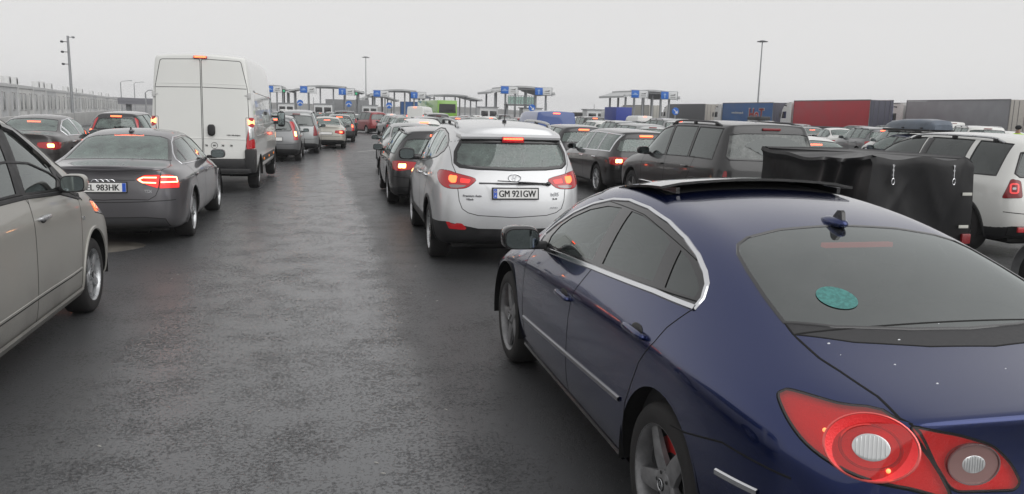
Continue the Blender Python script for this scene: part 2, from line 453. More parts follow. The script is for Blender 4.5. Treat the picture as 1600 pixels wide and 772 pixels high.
    def ribbon(s, mb, pts, n, w, h=.003, closed=False, ds=.03, side=None, prof=None):
        """strip that follows the body under an outline seen along n"""
        P = [V(p) for p in pts]
        if closed: P.append(P[0])
        Q = []
        for a, b in zip(P, P[1:]):
            m = max(1, int((b - a).length / ds)); Q += [a.lerp(b, i / m) for i in range(m)]
        Q.append(P[-1]); H = [s.hit(q, n) for q in Q]; k = len(H); vs = []; fs = []
        prof = prof or ((-.5, .0006), (-.32, h), (.32, h), (.5, .0006)); c = len(prof)
        for i, (l, nn) in enumerate(H):
            a = H[(i - 1) % (k - 1)][0] if closed else H[max(i - 1, 0)][0]; b = H[(i + 1) % (k - 1)][0] if closed else H[min(i + 1, k - 1)][0]
            t = (b - a); t = t.normalized() if t.length > 1e-6 else V((0, 1, 0)); sd = nn.cross(t).normalized()
            for (o, hh) in prof: vs.append(l + sd * (o * w) + nn * hh)
        for i in range(k - 1):
            for j in range(c - 1): fs.append((i * c + j, i * c + j + 1, (i + 1) * c + j + 1, (i + 1) * c + j))
        mb.add(vs, fs); return mb
    def patch(s, mb, poly, n, off=.003, dome=0., grid=.03):
        """piece of skin over an outline, slightly proud of the body"""
        u, v, n = s.basis(n); P = [(V(p).dot(u), V(p).dot(v)) for p in poly]; w0 = sum((V(p).dot(n) for p in poly)) / len(poly)
        k = len(P); pts = [V(p) for p in P]; ed = [(i, (i + 1) % k) for i in range(k)]
        def ins(px, py):
            r = False
            for i in range(k):
                (ax, ay), (bx, by) = P[i], P[(i + 1) % k]
                if (ay > py) != (by > py) and px < (bx - ax) * (py - ay) / (by - ay) + ax: r = not r
            return r
        x0, x1 = min(p[0] for p in P), max(p[0] for p in P); y0, y1 = min(p[1] for p in P), max(p[1] for p in P)
        nx, ny = max(2, min(40, int((x1 - x0) / grid))), max(2, min(40, int((y1 - y0) / grid)))
        for i in range(1, nx):
            for j in range(1, ny):
                x, y = x0 + (x1 - x0) * i / nx, y0 + (y1 - y0) * j / ny
                if ins(x, y) and all(math.hypot(x - p[0], y - p[1]) > grid * .35 for p in P): pts.append(V((x, y)))
        ov, oe, of, *_ = delaunay_2d_cdt([V((p[0], p[1])) for p in pts], ed, [], 1, 1e-6)
        vs = []
        for q in ov:
            l, nn = s.hit(u * q[0] + v * q[1] + n * w0, n); dd = 1.
            if dome:
                dm = min(math.hypot(q[0] - p[0], q[1] - p[1]) for p in P); dd = min(1, dm / .04)
            vs.append(l + nn * (off + dome * math.sin(dd * math.pi / 2) * (1 if dome else 0)))
        fs = [tuple(f) for f in of if ins(sum(ov[i][0] for i in f) / 3, sum(ov[i][1] for i in f) / 3)]
        nb = []
        for f in fs:
            a, b, c = vs[f[0]], vs[f[1]], vs[f[2]]
            nb.append(f if (b - a).cross(c - a).dot(n) > 0 else tuple(reversed(f)))
        mb.add(vs, nb); return mb
    def lid(s, mb, poly, n, h):
        """patch plus a skirt, a low plate standing h off the body"""
        return s.patch(mb, poly, n, h)
def mirp(poly): return [V((-p[0], p[1], p[2])) for p in poly]
def side(pts, x=-1.): return [V((x, *p)) if len(p) == 2 else V((x, p[0], p[1])) for p in pts]
# ------------------------------------------------------------------ body tables: y, half width, belt z, belt x, roof edge z, roof edge x, centre z
FAST = dict(dim=(4.80, .928, 1.417), zs=[.19, .32, .56], yr=[.12, .02, 0, .035, .05, .03], yf=[.06, 0, 0, .02, .05, .08], bowr=.10, bowf=.22, dsh=.11, crease={3: .35}, rcrease={5: .6}, st=[
 (.13, .80, .885, .76, .965, .66, 1.01), (.36, .885, .915, .83, .995, .71, 1.04), (.62, .915, .94, .85, 1.045, .71, 1.09), (.95, .925, .96, .86, 1.16, .685, 1.215),
 (1.28, .925, .965, .868, 1.275, .67, 1.325), (1.65, .925, .962, .873, 1.36, .66, 1.41), (2.2, .925, .945, .875, 1.408, .66, 1.455), (2.65, .925, .93, .875, 1.40, .655, 1.45),
 (3.05, .925, .915, .875, 1.315, .67, 1.37), (3.4, .922, .90, .865, 1.15, .70, 1.21), (3.72, .915, .88, .84, .965, .71, 1.01), (4.25, .90, .80, .78, .85, .62, .885), (4.62, .83, .70, .68, .74, .52, .765), (4.74, .70, .62, .58, .66, .48, .69)])
SEDAN = dict(dim=(4.70, .913, 1.427), zs=[.19, .32, .56], yr=[.10, .02, 0, .02, .03, .0], yf=[.06, 0, 0, .02, .05, .08], bowr=.09, bowf=.2, dsh=.10, crease={3: .45}, rcrease={5: .7}, st=[
 (0.1, 0.8, 0.92, 0.76, 1, 0.67, 1.035), (0.34, 0.88, 0.94, 0.82, 1.01, 0.71, 1.045), (0.6, 0.905, 0.945, 0.85, 1.02, 0.69, 1.06), (0.85, 0.91, 0.95, 0.86, 1.0676, 0.6641, 1.1018),
 (1.2, 0.913, 0.945, 0.865, 1.2182, 0.621, 1.259), (1.6, 0.913, 0.94, 0.87, 1.357, 0.6, 1.395), (2.1, 0.913, 0.925, 0.87, 1.397, 0.6, 1.445), (2.6, 0.913, 0.91, 0.87, 1.382, 0.605, 1.43),
 (3, 0.912, 0.9, 0.865, 1.2698, 0.6315, 1.3235), (3.35, 0.91, 0.885, 0.86, 1.067, 0.6511, 1.1248), (3.65, 0.905, 0.865, 0.83, 0.93, 0.68, 0.97), (4.1, 0.89, 0.8, 0.77, 0.84, 0.62, 0.87), (4.5, 0.82, 0.7, 0.68, 0.74, 0.52, 0.76), (4.64, 0.7, 0.62, 0.58, 0.66, 0.48, 0.69)])
WAGON = dict(dim=(4.93, .925, 1.46), zs=[.19, .32, .58], yr=[.10, .02, 0, .03, .07, .36], yf=[.06, 0, 0, .02, .05, .08], bowr=.09, bowf=.2, dsh=.10, crease={3: .45}, rcrease={5: .8}, st=[
 (0.1, 0.8, 0.95, 0.77, 1.395, 0.595, 1.42), (0.38, 0.89, 0.965, 0.84, 1.405, 0.605, 1.44), (0.75, 0.915, 0.965, 0.865, 1.415, 0.61, 1.455), (1.3, 0.92, 0.955, 0.87, 1.43, 0.61, 1.475), (2.1, 0.92, 0.935, 0.87, 1.435, 0.61, 1.485),
 (2.7, 0.92, 0.92, 0.87, 1.41, 0.615, 1.46), (3.1, 0.918, 0.905, 0.865, 1.2937, 0.6332, 1.349), (3.5, 0.915, 0.89, 0.86, 1.0783, 0.6517, 1.1367), (3.85, 0.91, 0.87, 0.83, 0.94, 0.68, 0.98), (4.3, 0.89, 0.8, 0.77, 0.84, 0.62, 0.87), (4.72, 0.82, 0.7, 0.68, 0.74, 0.52, 0.76), (4.86, 0.7, 0.62, 0.58, 0.66, 0.48, 0.69)])
SUV = dict(dim=(4.41, .91, 1.66), zs=[.23, .38, .66], yr=[.10, .02, 0, .05, .10, .20], yf=[.06, 0, 0, .02, .05, .08], bowr=.09, bowf=.2, dsh=.11, crease={3: .3}, rcrease={5: .8}, st=[
 (0.09, 0.8, 1.08, 0.76, 1.585, 0.595, 1.63), (0.34, 0.885, 1.1, 0.84, 1.615, 0.615, 1.66), (0.75, 0.905, 1.1, 0.86, 1.64, 0.625, 1.685), (1.3, 0.91, 1.08, 0.87, 1.655, 0.635, 1.695), (1.9, 0.91, 1.05, 0.87, 1.66, 0.635, 1.7),
 (2.4, 0.91, 1.02, 0.87, 1.635, 0.635, 1.68), (2.8, 0.91, 1, 0.87, 1.525, 0.64, 1.58), (3.2, 0.905, 0.99, 0.86, 1.2867, 0.6633, 1.3433), (3.55, 0.9, 0.97, 0.83, 1.0608, 0.6812, 1.1107), (3.9, 0.885, 0.92, 0.8, 0.98, 0.62, 1.01), (4.2, 0.84, 0.83, 0.72, 0.88, 0.54, 0.91), (4.35, 0.72, 0.74, 0.62, 0.77, 0.45, 0.8)])
BIGSUV = dict(dim=(4.74, .925, 1.735), zs=[.27, .42, .70], yr=[.08, .0, 0, .02, .04, .2], yf=[.06, 0, 0, .02, .05, .08], bowr=.06, bowf=.15, dsh=.11, crease={3: .4, 5: .35}, rcrease={5: .7}, st=[
 (0.09, 0.84, 1.12, 0.82, 1.685, 0.67, 1.71), (0.35, 0.915, 1.13, 0.87, 1.695, 0.685, 1.74), (0.9, 0.925, 1.13, 0.885, 1.7, 0.69, 1.75), (1.6, 0.925, 1.12, 0.885, 1.71, 0.695, 1.76), (2.3, 0.925, 1.1, 0.885, 1.7, 0.695, 1.755), (2.75, 0.925, 1.09, 0.885, 1.625, 0.69, 1.685),
 (3.1, 0.925, 1.08, 0.88, 1.42, 0.694, 1.476), (3.4, 0.92, 1.07, 0.87, 1.2042, 0.705, 1.2633), (3.7, 0.915, 1.05, 0.85, 1.1, 0.72, 1.14), (4.2, 0.9, 1, 0.82, 1.05, 0.66, 1.09), (4.5, 0.86, 0.88, 0.76, 0.95, 0.58, 0.98), (4.68, 0.74, 0.76, 0.66, 0.8, 0.5, 0.82)])
MPV = dict(dim=(4.37, .885, 1.62), zs=[.20, .34, .62], yr=[.10, .02, 0, .04, .07, .24], yf=[.06, 0, 0, .02, .05, .08], bowr=.09, bowf=.2, dsh=.11, tuck=.015, crease={3: .3}, rcrease={5: .7}, st=[
 (.09, .80, 1.06, .76, 1.62, .61, 1.66), (.34, .865, 1.07, .82, 1.665, .635, 1.70), (.8, .885, 1.07, .84, 1.695, .65, 1.735), (1.4, .89, 1.05, .85, 1.705, .655, 1.75), (1.9, .89, 1.03, .855, 1.70, .66, 1.745), (2.35, .89, 1.015, .86, 1.665, .67, 1.72),
 (2.75, .89, 1.005, .86, 1.55, .69, 1.62), (3.1, .89, .995, .86, 1.38, .725, 1.45), (3.4, .885, .98, .85, 1.20, .75, 1.26), (3.65, .88, .955, .83, 1.06, .74, 1.10), (3.95, .87, .90, .79, .96, .66, .99), (4.2, .82, .79, .71, .83, .54, .86), (4.31, .72, .66, .62, .70, .48, .72)])
VAN = dict(dim=(6.0, 1.025, 2.74), zs=[.36, .50, .85], yr=[.05, 0, 0, .02, .03, .12], yf=[.06, 0, 0, .02, .05, .08], bowr=.03, bowf=.2, dsh=.18, crease={4: .2, 5: .45}, rcrease={5: .75}, f1=.3, f2=.05, st=[
 (.04, .985, 1.35, .98, 2.70, .87, 2.76), (.16, 1.015, 1.36, 1.005, 2.73, .885, 2.79), (.6, 1.02, 1.36, 1.01, 2.735, .89, 2.81), (1.6, 1.025, 1.36, 1.01, 2.74, .89, 2.825), (3.0, 1.025, 1.36, 1.01, 2.74, .89, 2.825), (4.2, 1.025, 1.35, 1.01, 2.71, .89, 2.80), (4.75, 1.025, 1.33, 1.0, 2.52, .88, 2.63),
 (5.1, 1.02, 1.30, .99, 2.04, .87, 2.14), (5.4, 1.0, 1.24, .95, 1.55, .84, 1.63), (5.7, .95, 1.10, .85, 1.22, .76, 1.27), (5.92, .80, .90, .70, 1.0, .6, 1.02)])

def ip(P, col, y):
    st = P['st']
    if y <= st[0][0]: return st[0][col]
    for a, b in zip(st, st[1:]):
        if a[0] <= y <= b[0]: return a[col] + (b[col] - a[col]) * (y - a[0]) / (b[0] - a[0])
    return st[-1][col]
def auto_side(P, y0, y1, splits, mb=.03, mt=.055, gap=.06, rake=.0):
    """glass outlines of one flank, rear to front"""
    def top(y): return ip(P, 4, y) - mt
    def bot(y): return ip(P, 2, y) + mb
    while y1 > y0 and top(y1) - bot(y1) < .015: y1 -= .02
    while y0 < y1 and top(y0) - bot(y0) < .015: y0 += .02
    edges = [y0] + [e for s in splits for e in (s - gap / 2, s + gap / 2)] + [y1]; res = []
    for a, b in zip(edges[::2], edges[1::2]):
        n = max(2, int((b - a) / .12)); ys = [a + (b - a) * i / n for i in range(n + 1)]
        res.append([(y, bot(y)) for y in ys] + [(y - rake * (top(y) - bot(y)) * (1 if y < y1 - .01 else 0), top(y)) for y in reversed(ys)])
    return res

class Car:
    def __init__(s, name, label, cat, P, pm, loc=(0, 0, 0), rz=0, lev=3, group='vehicles queueing for the border gates'):
        s.P = P; s.pm = pm; s.root = thing(name, label, cat, loc, rz, group); s.sh = Shell(P, lev); s.seam = MB(); s.trims = {}
        s.L, s.W, s.H = P['dim']; s.jobs = []
    def trim(s, name, mat, sg=0):
        if (name, sg) not in s.trims: s.trims[(name, sg)] = (MB(), mat)
        return s.trims[(name, sg)][0]
    def obj(s, name, geo, mat, off=0., thick=0., parent=None): return s.sh.obj(name, geo, mat, parent or s.root, off, thick)
    def arches(s, ya, yf, r, zc=None, lip=.0, lipmat=None):
        zc = zc if zc is not None else r - .055
        W = s.W
        for yc in (ya, yf):
            pl = [(yc + r * math.cos(R(a)), zc + r * math.sin(R(a))) for a in range(-5, 186, 8)] + [(yc - r, -.2), (yc + r, -.2)]
            for sg in (-1, 1):
                s.sh.take(s.sh.cut(side(pl, sg), (sg, 0, 0), .05, lambda c, sg=sg: c.x * sg > .45 * W))
                if lip:
                    arc = [(yc + (r + lip * .4) * math.cos(R(a)), zc + (r + lip * .4) * math.sin(R(a))) for a in range(-12, 193, 6)]
                    s.sh.ribbon(s.trim('arch_trim', lipmat or s.pm, (sg, yc)), side(arc, sg), (sg, 0, 0), lip, .012)
            for sg in (-1, 1):
                w = MB(); w.lathe([(sg * .40 * W, .02), (sg * .40 * W, r + .015), (sg * (W - .012), r + .012)], 'x', (0, yc, zc), 20, a0=R(-10), a1=R(190))
                w.build('wheel_well', DARK, s.root)
    def under(s):
        m = MB(); z = s.P['zs'][0]; m.box((0, s.L / 2, z + .03), (s.W * 1.5, s.L * .9, .05)); m.box((0, s.L * .5, z - .02), (s.W * .9, s.L * .8, .08)); m.build('underbody', DARK, s.root)
    def glass(s, poly, n, mat, name='window', frame=.022, fmat=None, both=False, fh=.004, keep=None, flt=None, off=-.004):
        for sg in ((1, -1) if both else (1,)):
            pl = poly if sg == 1 else mirp(poly); nn = (n[0] * sg, n[1], n[2])
            g = s.sh.take(s.sh.cut(pl, nn, .05, flt))
            if g[0]: s.obj(name, g, mat, off)
            if frame: s.sh.ribbon(s.trim('window_seal', fmat or GBLK, (sg, round(poly[0][1], 2), round(poly[0][2], 2))), pl, nn, frame, fh, True)
    def skin(s, poly, n, name, mat, both=False, seam=.006, off=0., thick=0., flt=None, thr=.05, label=None, sm=None):
        """take a piece of the shell as a part of its own"""
        res = []
        for sg in ((1, -1) if both else (1,)):
            pl = poly if sg == 1 else mirp(poly); nn = (n[0] * sg, n[1], n[2])
            g = s.sh.take(s.sh.cut(pl, nn, thr, flt))
            if seam: s.sh.ribbon(s.seam, pl, nn, seam, .0012, True)
            o = s.obj(name, g, mat or s.pm, off, thick); res.append(o)
            if label: o['label'] = label
        return res
    def patch(s, poly, n, name, mat, off=.003, dome=0., both=False, parent=None, grid=.03):
        r = []
        for sg in ((1, -1) if both else (1,)):
            m = MB(); s.sh.patch(m, poly if sg == 1 else mirp(poly), (n[0] * sg, n[1], n[2]), off, dome, grid)
            r.append(m.build(name, mat, parent[0 if sg == 1 else 1] if isinstance(parent, (list, tuple)) else (parent or s.root)))
        return r
    def line(s, pts, n, w=.006, h=.0012, closed=False, both=False, name=None, mat=None):
        for sg in ((1, -1) if both else (1,)):
            s.sh.ribbon(s.trim(name, mat, (sg if both else 0, round(pts[0][0], 2), round(pts[0][1], 2), round(pts[0][2], 2))) if name else s.seam, pts if sg == 1 else mirp(pts), (n[0] * sg, n[1], n[2]), w, h, closed)
    def wheels(s, ya, yf, r, w, rr, style='spoke5', mat=ALU, inset=.025, cal=None, cap=None):
        key = (r, w, rr, style, mat.name)
        ty = MB(); h = w / 2
        ty.lathe([(h * .98, rr - .005), (h + .004, rr + .02), (h + .002, r * .9), (h * .84, r * .975), (h * .6, r), (-h * .6, r), (-h * .84, r * .977), (-h * .96, r * .94), (-h - .002, r * .9), (-h - .006, rr + .022), (-h * .98, rr - .004)], 'x', n=48)
        rim = MB(); rim.use(mat)
        rim.lathe([(h * .8, rr * .96), (-h * .55, rr * .93), (-h * .8, rr * .95), (-h * .96, rr * .975), (-h * 1.0, rr * 1.0), (-h * .93, rr * 1.01)], 'x', n=40)
        ns = {'spoke5': 5, 'spoke7': 7, 'spoke10': 10, 'twin5': 10, 'steel': 8}[style]; xo = -h * .86
        for i in range(ns):
            a = 2 * math.pi * i / ns
            if style == 'twin5': a = 2 * math.pi * (i // 2) / 5 + (.16 if i % 2 else -.16)
            w0, w1 = {'spoke5': (.045, .030), 'spoke7': (.028, .022), 'spoke10': (.018, .016), 'twin5': (.02, .015), 'steel': (.05, .05)}[style]
            M = Matrix.Rotation(a, 4, 'X'); r0, r1 = rr * .10, rr * .97; k = r / .32
            vs = []
            for (q, ww, xx, dp) in ((r0, w0 * k, xo + .012, .03), (rr * .5, (w0 * .62 + w1 * .38) * k, xo + .002, .028), (r1, w1 * k, xo + .004, .02)):
                vs += [(xx + dp, -ww, q), (xx + .006, -ww, q), (xx, -ww * .55, q), (xx, ww * .55, q), (xx + .006, ww, q), (xx + dp, ww, q)]
            fs = []
            for j in range(2):
                for q in range(5): fs.append((j * 6 + q, j * 6 + q + 1, j * 6 + q + 7, j * 6 + q + 6))
            rim.add(vs, fs, M)
        rim.lathe([(xo + .04, rr * .26), (xo + .004, rr * .24), (xo - .002, rr * .15), (xo - .002, .001)], 'x', n=24)
        rim.use(DARK); rim.lathe([(h * .1, .01), (h * .1, rr * .95)], 'x', n=24)
        rim.use(ALUD); rim.lathe([(-.01, .02), (-.012, rr * .68), (.0, rr * .68)], 'x', n=28)
        if cal: rim.use(cal); rim.lathe([(-.05, rr * .5), (-.05, rr * .78), (-.01, rr * .8)], 'x', n=6, a0=R(-60), a1=R(0))
        rim.use(BLK)
        for i in range(5):
            a = 2 * math.pi * (i + .5) / 5; rim.lathe([(xo - .001, .009), (xo - .003, .007), (xo - .003, .0)], 'x', (0, rr * .2 * math.cos(a), rr * .2 * math.sin(a)), 6)
        rim.lathe([(xo - .003, rr * .115), (xo - .006, rr * .1), (xo - .006, .0)], 'x', n=16)
        if cap: cap(rim, xo - .008, rr * .1)
        t0 = rm0 = None
        for sg in (-1, 1):
            for yc in (ya, yf):
                if t0 is None: t = ty.build('wheel', RUB, s.root); rm = rim.build('rim', None, t); t0, rm0 = t, rm
                else:
                    t = t0.copy(); COL.objects.link(t); rm = rm0.copy(); COL.objects.link(rm); rm.parent = t
                t.parent = s.root; t.location = (sg * (s.W - inset - h), yc, r)
                t.rotation_euler = (0, 0, 0 if sg < 0 else math.pi); t.rotation_euler.x = random.random() * 6
    def mirror(s, y, z, mat, r=(.115, .07, .075), dx=.13, both=True, gmat=MIRG, dz=-.0):
        for sg in ((-1, 1) if both else (1,)):
            x = ip(s.P, 3, y) + dx; m = MB(); m.use(mat); m.blob((sg * x, y, z), r, .6, .55, nu=24, nv=14)
            m.use(BLK); m.box((sg * (x - r[0] * .9), y + .02, z - r[2] * .75), (dx * 1.2, .05, .05), bev=.015)
            m.blob((sg * x, y - .01, z - r[2] * .55), (r[0] * .9, r[1] * .8, r[2] * .42), .7, .6)
            o = m.build('wing_mirror', None, s.root, ang=60)
            g = MB(); pts = [(r[0] * .86 * math.copysign(abs(math.cos(a)) ** .62, math.cos(a)), r[2] * .80 * math.copysign(abs(math.sin(a)) ** .62, math.sin(a))) for a in [2 * math.pi * i / 28 for i in range(28)]]
            M = frame((sg * x, y - r[1] * 1.0, z), (1, sg * .12, 0), (0, -.09, 1)); g.use(BLK); g.prism([(p[0] * 1.08, p[1] * 1.1) for p in pts], -.02, .004, M)
            g.use(gmat); g.prism(pts, .004, .007, M); g.build('mirror_glass', None, o, smooth=False)
    def handle(s, y, z, mat=None, both=True, L=.11, rec=True):
        for sg in ((-1, 1) if both else (1,)):
            l, n = s.sh.hit((sg, y, z), (sg, 0, 0)); M = frame(l + n * .022, (0, 1, 0), n.cross(V((0, 1, 0))) * 1)
            m = MB(); m.use(mat or s.pm); m.blob((0, 0, 0), (L, .017, .013), .7, .6, M, 16, 8)
            for e in (-1, 1): m.blob((e * L * .85, 0, -.013), (.02, .014, .018), .8, .8, M, 10, 6)
            if rec: m.use(BLK); m.blob((.0, -.012, -.022), (L * .55, .026, .004), .6, .9, M, 16, 6)
            m.build('door_handle', None, s.root)
    def plate(s, c, text, tilt=0., w=.52, eu=True, both_eu=False, flag=None, dz=.11, sx=.8, nm='licence_plate'):
        M = frame(c, (1, 0, 0), (0, math.sin(tilt), math.cos(tilt))); m = MB(); m.use(BLK); m.box((0, 0, -.004), (w + .03, dz + .03, .01), M, .003)
        m.use(WHP); m.box((0, 0, .003), (w, dz, .006), M, .002)
        x0 = -w / 2
        if eu: m.use(PBLUE); m.box((-w / 2 + .023, 0, .0062), (.042, dz * .96, .002), M); m.use(GOLD); m.lathe([(.0075, .009), (.0078, .012)], 'z', (-w / 2 + .023, dz * .2, 0), 12, M); m.use(WHP); m.text('A' if flag == 'A' else 'I', .03, M @ Matrix.Translation((-w / 2 + .023, -dz * .36, .0075)), .0005)
        if both_eu: m.use(PBLUE); m.box((w / 2 - .023, 0, .0062), (.042, dz * .96, .002), M)
        m.use(INK)
        if text:
            vs, fs = text_geo(text, .0006, .0); xs = [v[0] for v in vs]; wd_ = max(xs) - min(xs); tw = w - .06 * (1 + both_eu) - .03; sc = dz * .98
            k = tw / (wd_ * sc); xm = .022 * (1 - both_eu) if eu else 0
            for ox in (-.0028, 0, .0028): m.add([((v[0] - (min(xs) + max(xs)) / 2) * sc * k + xm + ox, (v[1] - .35) * sc, .0072 + v[2]) for v in vs], fs, M)
        for e in (-1, 1): m.lathe([(.0072, .004), (.008, .002), (.008, 0)], 'z', (e * w * .36, dz * .40, 0), 6, M)
        return m.build(nm, None, s.root, smooth=False)
    def cabin(s, yd, ys, yb=None, shelf=None, wheel=True, hz=None, wsg=-1):
        """dashboard at yd, seat rows at ys"""
        z0 = s.P['zs'][1] + .05; W = s.W; zb = ip(s.P, 2, yd)
        f = MB(); f.box((0, (yd + min(ys)) / 2 - .2, z0), (W * 1.66, yd - min(ys) + 1.2, .04)); f.box((0, yd + .22, zb - .16), (W * 1.6, .5, .26), bev=.07); f.box((-.36 * -wsg, yd + .03, zb - .0), (.36, .2, .1), bev=.04)
        for sg in (-1, 1): f.box((sg * W * .86, (yd + min(ys)) / 2 - .1, .62), (.06, yd - min(ys) + .9, .6), bev=.02)
        f.build('cabin_trim', simple('cabin_dark', (.028, .028, .03), .8), s.root)
        for i, y in enumerate(ys):
            for x in ((-.36, .36) if i == 0 else (-.44, 0, .44)):
                m = MB(); zt = zb + (.10 if i else .13); wx = .24 if i == 0 else .21
                m.blob((x, y + .22, z0 + .22), (wx, .27, .11), .6, .5); Mx = Matrix.Translation((x, y - .08, (z0 + .24 + zt) / 2)) @ Matrix.Rotation(R(14), 4, 'X')
                m.blob((0, 0, 0), (wx, .085, (zt - z0 - .1) / 2), .5, .45, Mx); m.blob((x, y - .19, zt + .12), (.125, .05, .085), .6, .6)
                m.tube([(x - .05, y - .17, zt - .03), (x - .05, y - .19, zt + .1)], .007); m.tube([(x + .05, y - .17, zt - .03), (x + .05, y - .19, zt + .1)], .007)
                m.build('seat', SEAT, s.root)
        if wheel:
            m = MB(); M = Matrix.Translation((wsg * .36, yd - .16, zb - .02)) @ Matrix.Rotation(R(-28), 4, 'X')
            m.tube([M @ V((.185 * math.cos(a), 0, .185 * math.sin(a))) for a in [2 * math.pi * i / 28 for i in range(29)]], .016, 8)
            m.box((0, .01, 0), (.34, .03, .04), M, .012); m.blob((0, 0, 0), (.07, .03, .07), .7, .7, M); m.box((0, .01, -.09), (.05, .03, .16), M, .01); m.build('steering_wheel', GBLK, s.root)
        m = MB(); m.box((0, yd - .02, ip(s.P, 6, yd - .45) - .12), (.25, .03, .075), bev=.02); m.build('rear_view_mirror', GBLK, s.root)
        if shelf: m = MB(); m.box((0, (shelf[0] + shelf[1]) / 2, shelf[2]), (W * 1.4, shelf[1] - shelf[0], .03)); m.build('parcel_shelf', SEAT, s.root)
    def rails(s, y0, y1, mat, x=None, h=.05, r=.016, foot=BLK):
        for sg in (-1, 1):
            m = MB(); m.use(mat); pts = []
            for i in range(13):
                t = i / 12; y = y0 + (y1 - y0) * t; xx = (x or ip(s.P, 5, y)) - .03; l, n = s.sh.hit((sg * xx, y, 2), (0, 0, 1))
                e = min(1, min(t, 1 - t) / .12); pts.append(l + V((0, 0, h * math.sin(e * math.pi / 2) + .002)))
            m.tube(pts, r, 8); m.use(foot)
            for i in (1, 6, 11): m.box((pts[i].x, pts[i].y, pts[i].z - h / 2), (.03, .09, h), bev=.006)
            m.build('roof_rail', None, s.root)
    def aerial(s, y, kind='fin', mat=None):
        l, n = s.sh.hit((0, y, 3), (0, 0, 1)); m = MB()
        if kind == 'fin':
            m.use(mat or s.pm); m.blob((0, l.y, l.z + .008), (.034, .085, .026), .9, .8)
            pr = [(-.075, .01), (-.05, .075), (-.022, .08), (.07, .012)]
            M = Matrix(((0, 0, 1, 0), (1, 0, 0, l.y), (0, 1, 0, l.z), (0, 0, 0, 1)))
            m.use(GBLK); m.prism([(-.072, .0), (-.060, .058), (-.048, .066), (-.028, .064), (.0, .034), (.03, .012), (.03, 0)], -.009, .009, M); n_ = 'aerial_fin'
        else:
            m.use(BLK); m.blob((0, l.y, l.z + .01), (.025, .045, .025), .9, .9); m.tube([(0, l.y, l.z + .02), (0, l.y - .12, l.z + .24)], [.006, .003], 6); n_ = 'aerial'
        m.build(n_, None, s.root)
    def done(s, bodyname='body'):
        o = s.sh.obj(bodyname, s.sh.rest(), s.pm, s.root)
        if s.seam.v: s.seam.build('panel_gaps', DARK, s.root)
        for (n, sg), (m, mat) in s.trims.items():
            if m.v: m.build(n, mat, s.root)
        s.sh.bm.free(); return s.root
# ------------------------------------------------------------------ paints and glass
BLUE = paint('midnight_blue_paint', (.008, .020, .102), .85, .22, .2)
SILV = paint('silver_paint', (.66, .67, .68), .45, .36, .5)
GREY = paint('graphite_paint', (.135, .132, .142), .55, .36, .5)
BEIG = paint('dusty_beige_silver_paint', (.42, .41, .375), .35, .42, 1., .6)
BLAK = paint('black_paint', (.010, .0095, .011), .2, .3, .35)
WHIT = paint('white_paint', (.74, .745, .715), 0, .35, .45)
DGRY = paint('dark_grey_paint', (.030, .030, .032), .35, .35, .5)
LGRY = paint('light_grey_paint', (.33, .34, .34), .5, .36, .6)
MGRY = paint('mid_grey_paint', (.16, .165, .17), .5, .36, .6)
REDC = paint('red_paint', (.27, .018, .022), .1, .35, .5)
VBLU = paint('bright_blue_paint', (.022, .07, .27), .05, .38, .5)
PALE = paint('pale_champagne_paint', (.55, .53, .47), .3, .36, .5)
NAVY = paint('navy_paint', (.02, .03, .075), .3, .3, .5)
GRNC = paint('grey_green_paint', (.20, .23, .20), .4, .36, .6)
BUSG = paint('lime_green_paint', (.19, .42, .03), 0, .38, .3)
TINT = glass('tinted_glass', (.10, .105, .11), .03)
CLR = glass('clear_glass', (.72, .80, .76), .02, .05)
GRN = glass('green_glass', (.62, .78, .72), .07, .34, (.27, .34, .31))
DKT = glass('dark_glass', (.035, .04, .045), .05, .05)
DUST = glass('dusty_glass', (.10, .10, .10), .02, .5)
CAL = simple('caliper_red', (.42, .02, .02), .5)
GPL = simple('grey_plastic', (.075, .075, .08), .6, var=.2)
REDC2 = simple('lamp_ring_red', (.50, .02, .022), .10, coat=1.)
SMOK2 = simple('lamp_ring_smoke', (.27, .15, .14), .12, metal=.3, coat=1.)
RLENS = glass('red_lens', (.95, .11, .11), .02, .02); SMOK2 = simple('lamp_ring_smoke', (.27, .13, .12), .12, metal=.3, coat=1.)
RINN = simple('red_reflector', (.88, .045, .05), .3, metal=.15, bump=.4, bscale=160, emit=(1, .04, .04), es=.12)
RRNG = simple('red_chamber_ring', (.85, .16, .15), .22, metal=.5); SINN = simple('smoke_reflector', (.45, .30, .28), .3, metal=.5)
def deep_lamp(c, poly, n, seam):
    """lamp with a clear red outer lens and a reflector chamber behind it"""
    for sg in (1, -1):
        pl = poly if sg == 1 else mirp(poly); g = c.sh.take(c.sh.cut(pl, (n[0] * sg, n[1], n[2]), .05)); c.sh.ribbon(c.seam, pl, (n[0] * sg, n[1], n[2]), seam, .002, True)
        o = c.obj('tail_lamp', g, RLENS, .003); c.obj('lamp_chamber', g, RINN, -.018, -.019, o)
        c.obj('lamp_rim', ([], []), REDM, 0, 0, o) if False else None
